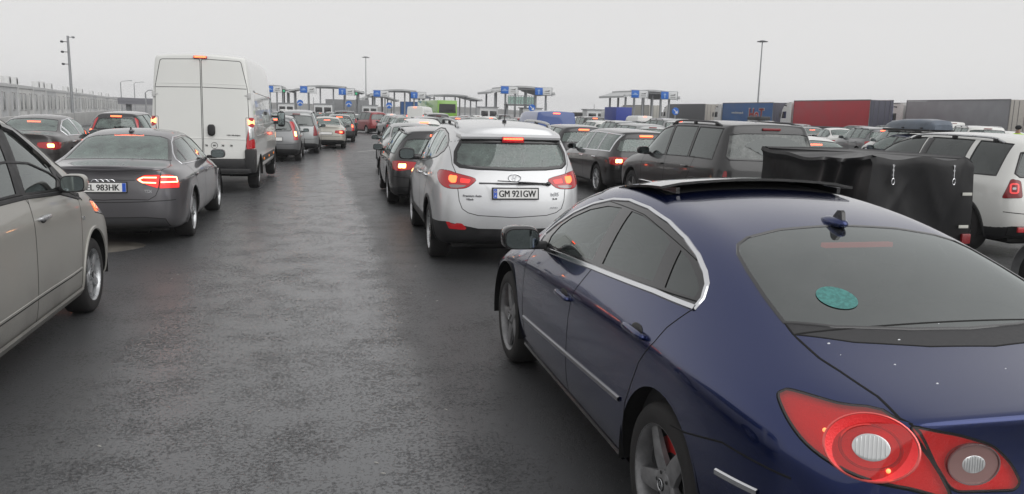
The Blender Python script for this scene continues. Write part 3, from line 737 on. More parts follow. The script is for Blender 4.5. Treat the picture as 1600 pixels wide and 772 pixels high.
def refl_lens(c, cen, n, r1, r2, r3, nm, ring):
    """bowl inside the lamp: sloping ring, rim and a clear ribbed middle that reaches the lens"""
    n = V(n).normalized(); l, nn = c.sh.hit(cen, n); u = V((0, 0, 1)).cross(nn).normalized(); v = nn.cross(u); m = MB()
    M = Matrix(((u.x, v.x, nn.x, l.x), (u.y, v.y, nn.y, l.y), (u.z, v.z, nn.z, l.z), (0, 0, 0, 1))) @ Matrix.Diagonal((1.32, 1, 1, 1))
    red = ring is REDP
    if not red:
        def el(r): return [l + u * (1.32 * r * math.cos(a)) + v * (r * math.sin(a)) for a in [2 * math.pi * i / 40 for i in range(40)]]
        m.use(SMOK2); c.sh.patch(m, el(r1), n, .0042, 0, .02); m.use(SMOK); c.sh.ribbon(m, el(r1 * .97), n, .006, .008, True, .02)
    m.use(RRNG if red else SINN); m.lathe([(-.004, r1), (-.002, r1 * .97), (-.006, r1 * .94)], 'z', n=40, M=M)
    m.use(RINN if red else SINN); m.lathe([(-.006, r1 * .94), (-.018, r2 * 1.15), (-.024, r2 * .9), (-.026, r3 * 1.1)], 'z', n=40, M=M)
    m.use(RRNG if red else CLRL); m.lathe([(-.016, r2 * 1.06), (-.012, r2), (-.02, r2 * .94)], 'z', n=40, M=M)
    m.use(CLRL); m.lathe([(-.02, r3 * 1.12), (.0045, r3 * 1.06), (.0055, r3), (.005, r3 * .5), (.006, 0)], 'z', n=32, M=M)
    for i in range(8):
        x = (i / 7 * 2 - 1) * .82; h = math.sqrt(1 - x * x) * r3 * .92; m.tube([M @ V((r3 * x, -h, .005)), M @ V((r3 * x, 0, .0065)), M @ V((r3 * x, h, .005))], .0022, 5)
    return m.build(nm, None, c.root)
def badge(c, txt, cen, n, size, mat=CHR, nm='badge', sx=1.0, up=(0, 0, 1), ital=0):
    l, nn = c.sh.hit(cen, n); m = MB(); M = frame(l + nn * .003, V(up).cross(nn), up)
    if ital: M = M @ Matrix(((1, ital, 0, 0), (0, 1, 0, 0), (0, 0, 1, 0), (0, 0, 0, 1)))
    m.text(txt, size, M, .002, sx=sx, bold=size * .03); return m.build(nm, mat, c.root, smooth=False)
def wiper(c, p, n, L, ang, mat=GBLK):
    l, nn = c.sh.hit(p, n); M = frame(l + nn * .02, V((0, 0, 1)).cross(nn), (0, 0, 1)) @ Matrix.Rotation(ang, 4, 'Z')
    m = MB(); m.blob((0, 0, .0), (.03, .025, .022), .8, .8, M, 12, 8); m.box((L * .3, 0, .008), (L * .6, .022, .014), M, .004); m.box((L * .62, .006, -.006), (L * .76, .012, .016), M, .003)
    return m.build('wiper', mat, c.root)

# ------------------------------------------------------------------ dark blue coupe-like saloon, right foreground
def coupe():
    c = Car('saloon_car', 'dark blue fastback saloon with chrome window line and raised sunroof, nearest the viewer', 'car', FAST, BLUE, (2.2, 1.66, 0), 0, 3)
    ya, yf = 1.14, 3.85
    c.arches(ya, yf, .385, .345); c.under()
    L = (-1, 0, 0)
    g1 = side(rpoly([(2.262, 1.050, ), (2.285, 1.318), (2.47, 1.306), (2.70, 1.258), (2.93, 1.182), (3.07, 1.112), (3.12, 1.05), (3.05, 1.0)], .03) if False else [(2.262, 1.047), (2.28, 1.322), (2.47, 1.310), (2.70, 1.262), (2.93, 1.184), (3.06, 1.118), (3.13, 1.04), (3.11, .995)])
    g2 = side([(1.53, 1.090), (1.605, 1.252), (1.75, 1.288), (2.0, 1.318), (2.145, 1.322), (2.12, 1.055)])
    g3 = side([(1.185, 1.095), (1.19, 1.125), (1.25, 1.158), (1.37, 1.205), (1.49, 1.235), (1.415, 1.088)])
    for g in (g1, g2, g3):
        c.glass(g, L, CLR if g is g1 else TINT, 'side_window', 0, None, True)
    dlo = [(1.137, 1.067), (1.135, 1.104), (1.177, 1.152), (1.242, 1.187), (1.363, 1.234), (1.525, 1.279), (1.747, 1.322), (2.004, 1.352), (2.263, 1.362), (2.467, 1.345), (2.697, 1.295), (2.935, 1.216), (3.148, 1.12), (3.29, 1.035), (3.30, .97), (3.158, .957), (2.7, .988), (2.219, 1.018), (1.469, 1.059)]
    dl = side(dlo); c.skin(dl, L, 'window_pillars', GBLK, True, 0)
    c.line(dl, L, .024, .007, True, True, 'chrome_trim', CHR); c.line(side(dlo[-4:] + dlo[:1]), L, .030, .009, False, True, 'chrome_trim', CHR)
    # windscreen, rear window with its black strip
    n = (0, -.6, .8)
    hl = [(-.29, 1.385, 1.334), (-.462, 1.342, 1.31), (-.53, 1.297, 1.288), (-.564, 1.229, 1.261), (-.588, 1.105, 1.217), (-.611, .935, 1.156), (-.625, .771, 1.099)]
    bot = [(-.472, .695, 1.098), (-.218, .634, 1.097), (0, .615, 1.095)]
    half = [(0, 1.40, 1.347)] + hl + bot
    rw = [V(p) for p in half] + [V((-p[0], p[1], p[2])) for p in reversed(half[1:-1])]
    gr = TINT; c.glass(rw, n, glass('rear_tint', (.06, .062, .065), .09, .05), 'rear_window', .016, GBLK, off=0)
    sl = [(-.632, .70, 1.076), (-.465, .599, 1.071), (-.233, .523, 1.068), (0, .495, 1.066)]
    st_ = [V(p) for p in hl[-1:] + bot] + [V((-p[0], p[1], p[2])) for p in reversed((hl[-1:] + bot)[:-1])] + [V((-p[0], p[1], p[2])) for p in sl[:-1]] + [V(p) for p in reversed(sl)]
    c.skin(st_, n, 'window_strip', simple('matt_black_strip', (.03, .03, .032), .55, var=.3, vscale=40), False, .008)
    ws = [(-.60, 2.78, 1.36), (-.70, 3.38, 1.15), (-.66, 3.62, 1.02), (0, 3.86, 1.02)]; ws = [V(p) for p in ws] + [V((-p[0], p[1], p[2])) for p in reversed(ws[:-1])]
    c.glass(ws, (0, .55, .8), CLR, 'windscreen', .03, GBLK)
    # lamps
    tl = [(-.807, .49, .939), (-.786, .498, .957), (-.767, .471, .966), (-.704, .34, .970), (-.610, .192, .968), (-.487, .105, .776), (-.604, .128, .787), (-.731, .183, .810), (-.806, .286, .848), (-.822, .386, .889)]
    t2 = [(-.602, .170, .963), (-.468, .114, .943), (-.365, .099, .911), (-.303, .091, .856), (-.272, .081, .800), (-.29, .08, .778), (-.478, .104, .778)]
    tl = spline(tl, 4, True); t2 = rpoly(t2, .03)
    nl, n2 = (-.6, -.78, .15), (-.3, -.94, .12)
    deep_lamp(c, tl, nl, .012); deep_lamp(c, t2, n2, .009)
    for sg in (-1, 1):
        refl_lens(c, (sg * .695, .186, .893), (sg * .6, -.78, .15), .098, .062, .036, 'reflector', REDP); refl_lens(c, (sg * .42, .107, .857), (sg * .3, -.94, .12), .060, .048, .025, 'reflector', SMOK)
    for q in ((-.765, .30, .905), (-.66, .15, .835)):  # small glowing dots on the lens imitate reflections of the filament
        l, nn = c.sh.hit(q, nl); m = MB(); m.blob(l + nn * .002, (.007, .007, .007), 1, 1, None, 10, 6)
        m.build('filament_glint', simple('glint_warm', (.9, .45, .2), .3, emit=(1, .35, .1), es=1.2), c.root)
    # boot lid, bumper, doors
    tk = [(-.632, .70, 1.076), (-.627, .551, 1.038), (-.612, .464, 1.022), (-.595, .301, .996), (-.606, .192, .971), (-.487, .105, .775), (-.42, .08, .66)]
    tk = [V(p) for p in tk] + [V((-p[0], p[1], p[2])) for p in reversed(tk)]
    c.skin(tk, (0, -.75, .66), 'boot_lid', None, False, .009, thr=-.2)
    c.line(side([(1.02, .64), (.9, .659), (.648, .727), (.457, .738), (.325, .745)]), L, .007, .0015, both=True); 
    c.line([V((-.9, .668, .615)), V((-.885, .44, .645))], (-.9, -.3, 0), .024, .008, both=True, name='bumper_trim', mat=CHR)
    c.line([V((-.80, 0, .62)), V((0, 0, .60)), V((.80, 0, .62))], (0, -1, 0), .02, .006, name='bumper_trim', mat=CHR)
    fd = side([(2.378, .27), (2.363, .522), (2.356, .727), (2.324, .867), (2.212, 1.013), (2.215, 1.03), (3.29, .985), (3.37, .86), (3.36, .5), (3.32, .27)])
    rd = side([(2.378, .27), (2.363, .522), (2.356, .727), (2.324, .867), (2.212, 1.013), (2.21, 1.03), (1.13, 1.09), (1.135, 1.072), (1.23, .965), (1.263, .898), (1.366, .779), (1.48, .559), (1.54, .27)])
    c.skin(fd, L, 'door', None, True, .006); c.skin(rd, L, 'door', None, True, .006)
    c.line(side([(3.323, .468), (1.546, .549)]), L, .026, .011, both=True, name='side_moulding', mat=simple('satin_trim', (.32, .32, .34), .35, metal=.8))
    c.line(side([(3.42, .25), (1.6, .255)]), L, .05, .015, both=True, name='sill_trim', mat=GBLK)
    c.handle(2.47, .812, both=True); c.handle(1.455, .887, both=True)
    c.line([V((-.72, 1.30, 1.27)), V((-.69, 2.0, 1.39)), V((-.67, 2.7, 1.37))], (-.5, 0, 1), .004, .0008, both=True)
    c.mirror(3.10, 1.04, GBLK, (.115, .075, .075), .14)
    def cap(m, x, r):
        m.use(ALU); M = Matrix(((0, 0, -1, x), (-1, 0, 0, 0), (0, 1, 0, 0), (0, 0, 0, 1)))
        m.text('V', r * .9, M @ Matrix.Translation((0, .0, 0)), .001); m.text('W', r * .8, M @ Matrix.Translation((0, -r * .62, 0)), .001)
        m.lathe([(x, r * .98), (x - .002, r * .92), (x, r * .86)], 'x', n=24)
    c.wheels(ya, yf, .335, .235, .245, 'spoke5', ALUD, .03, CAL, cap)
    # raised sunroof
    m = MB(); nx, ny = 10, 6; vs = []
    for j in range(ny + 1):
        for i in range(nx + 1):
            x = -.55 + 1.10 * i / nx; y = 2.06 + .58 * j / ny; l, nn = c.sh.hit((x, y, 2), (0, 0, 1)); vs.append(l + V((0, 0, .060 - .056 * j / ny)))
    fs = [(j * (nx + 1) + i, j * (nx + 1) + i + 1, (j + 1) * (nx + 1) + i + 1, (j + 1) * (nx + 1) + i) for j in range(ny) for i in range(nx)]
    k = len(vs); vs += [v - V((0, 0, .013)) for v in vs]; fs += [tuple(a + k for a in reversed(f)) for f in fs]
    rim = [i for i in range(nx + 1)] + [j * (nx + 1) + nx for j in range(1, ny + 1)] + [ny * (nx + 1) + i for i in range(nx - 1, -1, -1)] + [j * (nx + 1) for j in range(ny - 1, 0, -1)]
    fs += [(a, b, b + k, a + k) for a, b in zip(rim, rim[1:] + rim[:1])]; m.add(vs, fs)
    for sx in (-.46, .46): 
        l, nn = c.sh.hit((sx, 2.3, 2), (0, 0, 1)); m.box(l + V((0, .0, .012)), (.02, .5, .03))
    m.build('sunroof', simple('sunroof_glass', (.012, .012, .013), .10, coat=1.), c.root)
    c.patch([V((-.5, 2.08, 1.5)), V((.5, 2.08, 1.5)), V((.5, 2.85, 1.5)), V((-.5, 2.85, 1.5))], (0, 0, 1), 'sunroof_opening', DARK, .003)
    c.aerial(1.42, 'fin', BLUE)
    c.cabin(3.25, [2.35, 1.45], shelf=(.75, 1.2, 1.02))
    m = MB(); m.box((0, 1.25, 1.288), (.33, .03, .02), Matrix.Identity(4), .004); m.build('brake_light', simple('dim_brake_strip', (.6, .04, .03), .3, emit=(1, .07, .05), es=2.4), c.root)
    l, nn = c.sh.hit((-.365, .86, 1.15), n); m = MB(); M = frame(l, V((1, 0, 0)), V((0, .8, .6))); c.sh.patch(m, [M @ V((.072 * math.cos(a), .072 * math.sin(a), 0)) for a in [2 * math.pi * i / 32 for i in range(32)]], n, .003)
    mt, t = newmat('round_teal_sticker'); b = pbsdf(t, (.04, .25, .22), .4); oc = t.nodes.new('ShaderNodeTexCoord'); nz = noise(t, 60, 4, .6, oc.outputs['Object']); r = ramp(t, nz.outputs[0], [(.42, (.035, .16, .15)), (.58, (.055, .24, .22))]); link(t, r.outputs[0], b.inputs['Base Color']); out(t, b.outputs[0])
    m.build('sticker', mt, c.root)
    # beads of sleet along the lower edge of the rear window
    m = MB()
    for i in range(16):
        x = random.uniform(-.6, .6); y = random.uniform(.30, .62) if i % 3 else random.uniform(.05, .3); l, nn = c.sh.hit((x, y, 1.4), (0, -.3, 1)); r = random.uniform(.0015, .0042)
        m.blob(l, (r * random.uniform(1, 2.2), r, r), 1, 1, None, 6, 4)
    tag(m.build('sleet', simple('sleet_white', (.75, .77, .8), .4), c.root), kind='stuff')
    c.done()
coupe()

# ------------------------------------------------------------------ graphite saloon with ring emblem, second on the left
def saloon():
    c = Car('saloon_car', 'graphite grey saloon with lit looped tail lamps and a white licence plate, left lane', 'car', SEDAN, GREY, (-2.62, 10.65, 0), 0, 3)
    ya, yf = 1.04, 3.85; c.arches(ya, yf, .375, .33, .03); c.under()
    Rn = (1, 0, 0)
    g1 = side([(2.16, 1.01), (2.10, 1.315), (2.4, 1.315), (2.66, 1.27), (2.9, 1.165), (3.1, 1.045), (3.08, .97)], 1)
    g2 = side([(1.28, 1.03), (1.36, 1.20), (1.48, 1.27), (1.65, 1.30), (2.04, 1.318), (2.10, 1.01)], 1)
    g3 = side([(.97, 1.03), (1.05, 1.09), (1.30, 1.175), (1.22, 1.03)], 1)
    for g in (g1, g2, g3): c.glass(g, Rn, CLR, 'side_window', 0, None, True)
    dl = side([(.90, 1.005), (.93, 1.06), (1.10, 1.14), (1.42, 1.27), (1.65, 1.33), (2.1, 1.345), (2.45, 1.335), (2.7, 1.285), (2.95, 1.18), (3.17, 1.04), (3.2, .955), (2.5, .975)], 1)
    c.skin(dl, Rn, 'window_pillars', GBLK, True, 0); c.line(dl, Rn, .02, .006, True, True, 'chrome_trim', CHR)
    n = (0, -.6, .8); hl = [(0, 1.56, 1.36), (-.42, 1.53, 1.345), (-.535, 1.47, 1.305), (-.60, 1.1, 1.16), (-.645, .80, 1.052), (-.4, .74, 1.057), (0, .715, 1.06)]
    def symp(h): return [V(p) for p in h] + [V((-p[0], p[1], p[2])) for p in reversed(h[1:-1])]
    c.glass(symp(hl), n, GRN, 'rear_window', .05, GBLK, off=0)
    ws = [(0, 2.72, 1.40), (-.55, 2.66, 1.36), (-.66, 3.3, 1.08), (-.6, 3.5, 1.0), (0, 3.66, 1.0)]; c.glass(symp(ws), (0, .55, .8), CLR, 'windscreen', .03, GBLK)
    # lamps: inner piece on the lid, outer on the wing
    la = rpoly([(.367, .056, .864), (.462, .069, .917), (.640, .108, .919), (.615, .085, .752), (.50, .066, .79)], .02); lb = rpoly([(.652, .112, .919), (.74, .18, .915), (.800, .245, .885), (.836, .275, .80), (.836, .26, .744), (.627, .086, .75)], .02)
    n1, nb = (.2, -.95, .1), (.62, -.75, .1)
    c.skin(la, n1, 'tail_lamp', REDL, True, .006, .002); c.skin(lb, nb, 'tail_lamp', REDL, True, .006, .002)
    for sg in (-1, 1):
        m = MB(); p1 = [(.622, 0, .895), (.46, 0, .895), (.405, 0, .866), (.46, 0, .833), (.612, 0, .828)]; p2 = [(.655, .1, .895), (.745, .19, .886), (.80, .26, .878), (.802, .26, .818), (.745, .19, .822), (.645, .1, .826)]
        for pp, nn in ((p1, n1), (p2, nb)): c.sh.ribbon(m, [V((sg * q[0], q[1], q[2])) for q in pp], (nn[0] * sg, nn[1], nn[2]), .017, .007, False, .015)
        m.build('light_loop', simple('led_loop', (1, .5, .3), .3, emit=(1, .36, .17), es=6.), c.root)
    # lid, plate, bumper
    tk = [(-.645, .80, 1.05), (-.70, .5, 1.03), (-.70, .3, 1.01), (-.655, .125, .97), (-.622, .085, .75), (-.585, .07, .66), (-.50, .05, .612), (0, .02, .61)]
    c.skin(symp([(0, .715, 1.06)] + tk), (0, -.7, .7), 'boot_lid', None, False, .007, thr=-.2)
    c.line([V((-.64, .1, .985)), V((0, .0, .985)), V((.64, .1, .985))], (0, -1, .3), .03, .012, name='spoiler_lip', mat=GREY)
    c.line([V((-.36, .05, .858)), V((.36, .05, .858))], (0, -1, 0), .016, .008, name='plate_lip', mat=GPL)
    bl = [V((-.68, .1, .362)), V((-.45, .05, .39)), V((0, .03, .39)), V((.45, .05, .39)), V((.68, .1, .362)), V((.72, .2, .25)), V((.3, .1, .2)), V((-.3, .1, .2)), V((-.72, .2, .25))]
    c.skin(bl, (0, -1, -.05), 'bumper_insert', simple('bumper_grey', (.05, .05, .053), .5), False, .008)
    c.line([V((-.8, .2, .60)), V((-.4, .03, .585)), V((0, .01, .58)), V((.4, .03, .585)), V((.8, .2, .60))], (0, -1, 0), .008, .002)
    M0 = c.sh.hit((0, -1, .925), (0, -1, 0))[0]; m = MB()
    for i in range(4):
        x = (i - 1.5) * .062; l, nn = c.sh.hit((x, -1, .925), (0, -1, .1)); M = frame(l + nn * .006, (1, 0, 0), V((0, .0, 1)))
        m.tube([M @ V((.041 * math.cos(a), .041 * math.sin(a), .002 * (i % 2))) for a in [2 * math.pi * k / 24 for k in range(25)]], .0055, 6)
    m.build('ring_emblem', CHR, c.root); badge(c, 'TDI', (.50, -1, .70), (0, -1, 0), .05)
    l, nn = c.sh.hit((0, -1, .77), (0, -1, 0)); c.plate((.0, l.y - .012, .768), 'EL 983HK', .06, both_eu=True)
    fd = side([(2.12, .28), (2.13, .985), (2.5, .99), (3.2, .97), (3.3, .75), (3.25, .28)], 1); rd = side([(2.12, .28), (2.13, .985), (.98, 1.01), (1.15, .90), (1.38, .70), (1.46, .45), (1.5, .28)], 1)
    c.skin(fd, Rn, 'door', None, True, .006); c.skin(rd, Rn, 'door', None, True, .006)
    c.handle(2.28, .83); c.handle(1.32, .845); c.line(side([(.42, .83), (1.2, .835), (2.2, .815), (3.3, .79), (4.2, .75)], 1), Rn, .016, .005, both=True, name='shoulder_crease', mat=GREY)
    c.mirror(3.0, 1.03, GREY, (.11, .07, .072), .13); c.wheels(ya, yf, .325, .225, .228, 'twin5', ALU, .03)
    c.aerial(1.72, 'fin', GREY); c.cabin(3.15, [2.3, 1.4], shelf=(.82, 1.15, .99), wsg=-1)
    m = MB(); l, nn = c.sh.hit((0, 1.46, 1.5), n); m.box((0, l.y + .0, l.z - .012), (.38, .03, .02), None, .005); m.build('brake_light', BRK, c.root)
    c.done()
saloon()

# ------------------------------------------------------------------ silver SUV in the middle
def symp(h): return [V(p) for p in h] + [V((-p[0], p[1], p[2])) for p in reversed(h[1:-1])]
def silver_suv():
    c = Car('silver_suv', 'silver compact SUV with roof rails, lit tail lamps and a white plate, straight ahead', 'SUV', SUV, SILV, (2.13, 8.86, 0), -.027, 3)
    ya, yf = .90, 3.54; c.arches(ya, yf, .40, .35, .05, BLK); c.under()
    L = (-1, 0, 0)
    g1 = side([(1.93, 1.17), (1.86, 1.535), (2.15, 1.50), (2.42, 1.41), (2.68, 1.28), (2.80, 1.19), (2.72, 1.12)])
    g2 = side([(1.09, 1.25), (1.06, 1.515), (1.35, 1.545), (1.79, 1.545), (1.87, 1.175), (1.3, 1.215)])
    g3 = side([(.64, 1.335), (.58, 1.39), (.64, 1.435), (.84, 1.49), (.98, 1.505), (1.02, 1.265)])
    for g in (g1, g2, g3): c.glass(g, L, CLR if g is g1 else GRN, 'side_window', 0, None, True)
    dl = side([(.53, 1.33), (.49, 1.39), (.55, 1.45), (.84, 1.525), (1.35, 1.573), (1.8, 1.572), (2.2, 1.525), (2.5, 1.425), (2.78, 1.285), (2.95, 1.16), (2.93, 1.085), (2.2, 1.14), (1.3, 1.19), (.8, 1.25)])
    c.skin(dl, L, 'window_pillars', GBLK, True, 0); c.line(dl, L, .016, .004, True, True, 'window_seal', BLK)
    rw = [(0, .13, 1.462), (.45, .2, 1.46), (.585, .27, 1.452), (.645, .25, 1.34), (.652, .21, 1.22), (.6, .19, 1.175), (.4, .14, 1.158), (0, .11, 1.15)]
    c.glass(symp(rw), (0, -1, .2), GRN, 'rear_window', .045, GBLK)
    ws = [(0, 2.48, 1.63), (-.56, 2.42, 1.56), (-.68, 3.0, 1.28), (-.68, 3.25, 1.14), (0, 3.5, 1.14)]; c.glass(symp(ws), (0, .6, .8), CLR, 'windscreen', .03, GBLK)
    lt = spline([(.830, .42, 1.095), (.80, .33, 1.125), (.72, .22, 1.12), (.64, .165, 1.095), (.434, .11, 1.04), (.47, .096, .98), (.54, .094, .937), (.64, .112, .926), (.746, .161, .93), (.806, .24, .965), (.832, .34, 1.02)], 3, True)
    nb = (.5, -.85, .1); c.skin(lt, nb, 'tail_lamp', REDP, True, .01, .003)
    for sg in (-1, 1):
        nn = (nb[0] * sg, nb[1], nb[2])
        m = MB(); c.sh.patch(m, rpoly([V((sg * x, .1, z)) for x, z in ((.665, 1.075), (.775, 1.085), (.78, 1.035), (.735, .995), (.67, .995))], .02), nn, .006); m.build('lit_lens', simple('lit_brake_lens', (.9, .2, .06), .3, emit=(1, .105, .03), es=3.4), c.root)
        m = MB(); c.sh.patch(m, rpoly([V((sg * x, .1, z)) for x, z in ((.49, 1.03), (.62, 1.05), (.62, .995), (.505, .985))], .015), nn, .006); m.build('lens_detail', REDL, c.root)
        m = MB(); c.sh.patch(m, rpoly([V((sg * x, .1, z)) for x, z in ((.535, .965), (.70, .975), (.765, .97), (.73, .938), (.64, .935), (.56, .945))], .012), nn, .006); m.build('reverse_lens', simple('grey_lens', (.30, .24, .24), .15, metal=.4, coat=1.), c.root)
    tg = [(.70, .26, 1.46), (.685, .2, 1.20), (.640, .162, 1.078), (.632, .11, .923), (.618, .081, .79), (.585, .064, .70), (.52, .052, .655), (.4, .035, .624), (0, .013, .603)]
    c.skin(symp([(0, .13, 1.49)] + tg), (0, -1, .1), 'tailgate', None, False, .008, thr=-.1)
    m = MB(); sp = [(-.62, .40, 1.515), (-.585, .225, 1.50), (-.3, .155, 1.505), (0, .135, 1.507)]; sp = sp + [(-p[0], p[1], p[2]) for p in reversed(sp[:-1])]
    vs = [];
    for p in sp: vs += [(p[0], p[1] + .28, p[2] + .075), (p[0], p[1] + .01, p[2] + .035), (p[0], p[1] - .015, p[2] + .012), (p[0], p[1] - .008, p[2] - .012), (p[0], p[1] + .1, p[2] - .045)]
    fs = [(i * 5 + j, i * 5 + j + 1, i * 5 + j + 6, i * 5 + j + 5) for i in range(len(sp) - 1) for j in range(4)]; m.add(vs, fs); m.build('roof_spoiler', SILV, c.root)
    m = MB(); m.use(GBLK); c.sh.patch(m, [V((-.60, .2, 1.49)), V((.60, .2, 1.49)), V((.57, .2, 1.455)), V((-.57, .2, 1.455))], (0, -1, .2), .012); m.build('spoiler_underside', None, c.root)
    m = MB(); m.use(REDP); m.box((0, .128, 1.487), (.26, .04, .07), None, .01); o = m.build('brake_light', None, c.root); m = MB()
    for i in range(13): m.box((-.105 + i * .0175, .105, 1.497), (.012, .012, .018))
    m.build('light_row', BRK, o)
    # grey garnish recess over the plate, emblem, plate, badges
    m = MB(); c.sh.patch(m, rpoly([V((x, 0, z)) for x, z in ((-.36, .995), (-.30, .985), (.32, .985), (.38, .995), (.34, .97), (.27, .80), (-.26, .80), (-.32, .97))], .01), (0, -1, 0), .004); m.build('plate_recess', SILV, c.root)
    c.line([V((-.39, .05, .99)), V((0, .05, .985)), V((.39, .05, .99))], (0, -1, 0), .02, .012, name='handle_strip', mat=GPL)
    l, nn = c.sh.hit((.03, -1, .88), (0, -1, 0)); c.plate((.025, l.y - .022, .878), 'GM 921GW', .14, flag='A'); 
    l, nn = c.sh.hit((.02, -1, 1.052), (0, -1, 0)); M = frame(l + nn * .007, (1, 0, 0), (0, .1, 1)); m = MB()
    m.tube([M @ V((.072 * math.cos(a), .042 * math.sin(a), 0)) for a in [2 * math.pi * k / 32 for k in range(33)]], .0055, 6); m.text('H', .07, M @ Matrix(((1, .35, 0, -.012), (0, 1, 0, -.025), (0, 0, 1, 0), (0, 0, 0, 1))), .003, bold=.003); m.build('oval_emblem', CHR, c.root)
    badge(c, 'ix35', (.50, -1, .845), (0, -1, 0), .06); badge(c, '2.0', (.50, -1, .805), (0, -1, 0), .025, INK, sx=2); badge(c, '4WD', (.49, -1, .70), (0, -1, 0), .03, CHR, sx=1.5)
    badge(c, 'Premium Auto', (-.47, -1, .835), (0, -1, 0), .036, simple('grey_letters', (.12, .12, .13), .5)); badge(c, 'Villach', (-.50, -1, .797), (0, -1, 0), .032, simple('grey_letters', (.12, .12, .13), .5))
    wiper(c, (-.12, -1, 1.165), (0, -1, .2), .62, R(3)) if False else wiper(c, (.42, -1, 1.20), (0, -1, .2), -.62, R(-3))
    # lower black bumper and fog reflectors
    bl = [V((-.93, .95, .50)), V((-.889, .636, .53)), V((-.768, .137, .545)), V((-.55, .063, .50)), V((-.40, .05, .470)), V((0, .024, .462)), V((.40, .05, .470)), V((.55, .063, .50)), V((.768, .137, .545)), V((.889, .636, .53)), V((.93, .95, .5)), V((.93, .95, .1)), V((-.93, .95, .1))]
    c.skin(bl, (0, -1, 0), 'bumper_insert', BLK, False, .006, flt=lambda q: q.y < .62)
    c.patch(rpoly([(.762, .132, .548), (.583, .063, .530), (.529, .06, .474), (.558, .068, .456), (.724, .117, .466)], .015), (.25, -.96, 0), 'reflector', REDP, .006, both=True)
    fd = side([(1.90, .33), (1.92, 1.12), (2.9, 1.09), (3.05, .9), (3.0, .33)]); rd = side([(1.90, .33), (1.92, 1.12), (1.15, 1.21), (1.05, .95), (1.28, .75), (1.36, .5), (1.38, .33)])
    c.skin(fd, L, 'door', None, True, .006); c.skin(rd, L, 'door', None, True, .006); c.handle(2.08, .97, CHR); c.handle(1.22, 1.0, CHR)
    c.line(side([(1.4, .42), (3.0, .40)]), L, .12, .012, both=True, name='side_cladding', mat=BLK)
    c.mirror(2.83, 1.17, BLK, (.115, .075, .085), .14); c.wheels(ya, yf, .348, .225, .238, 'spoke7', ALU, .03)
    c.rails(.62, 2.15, ALU, .60, .055, .017); c.aerial(.66, 'rod'); c.cabin(2.95, [2.05, 1.25])
    c.done()
silver_suv()

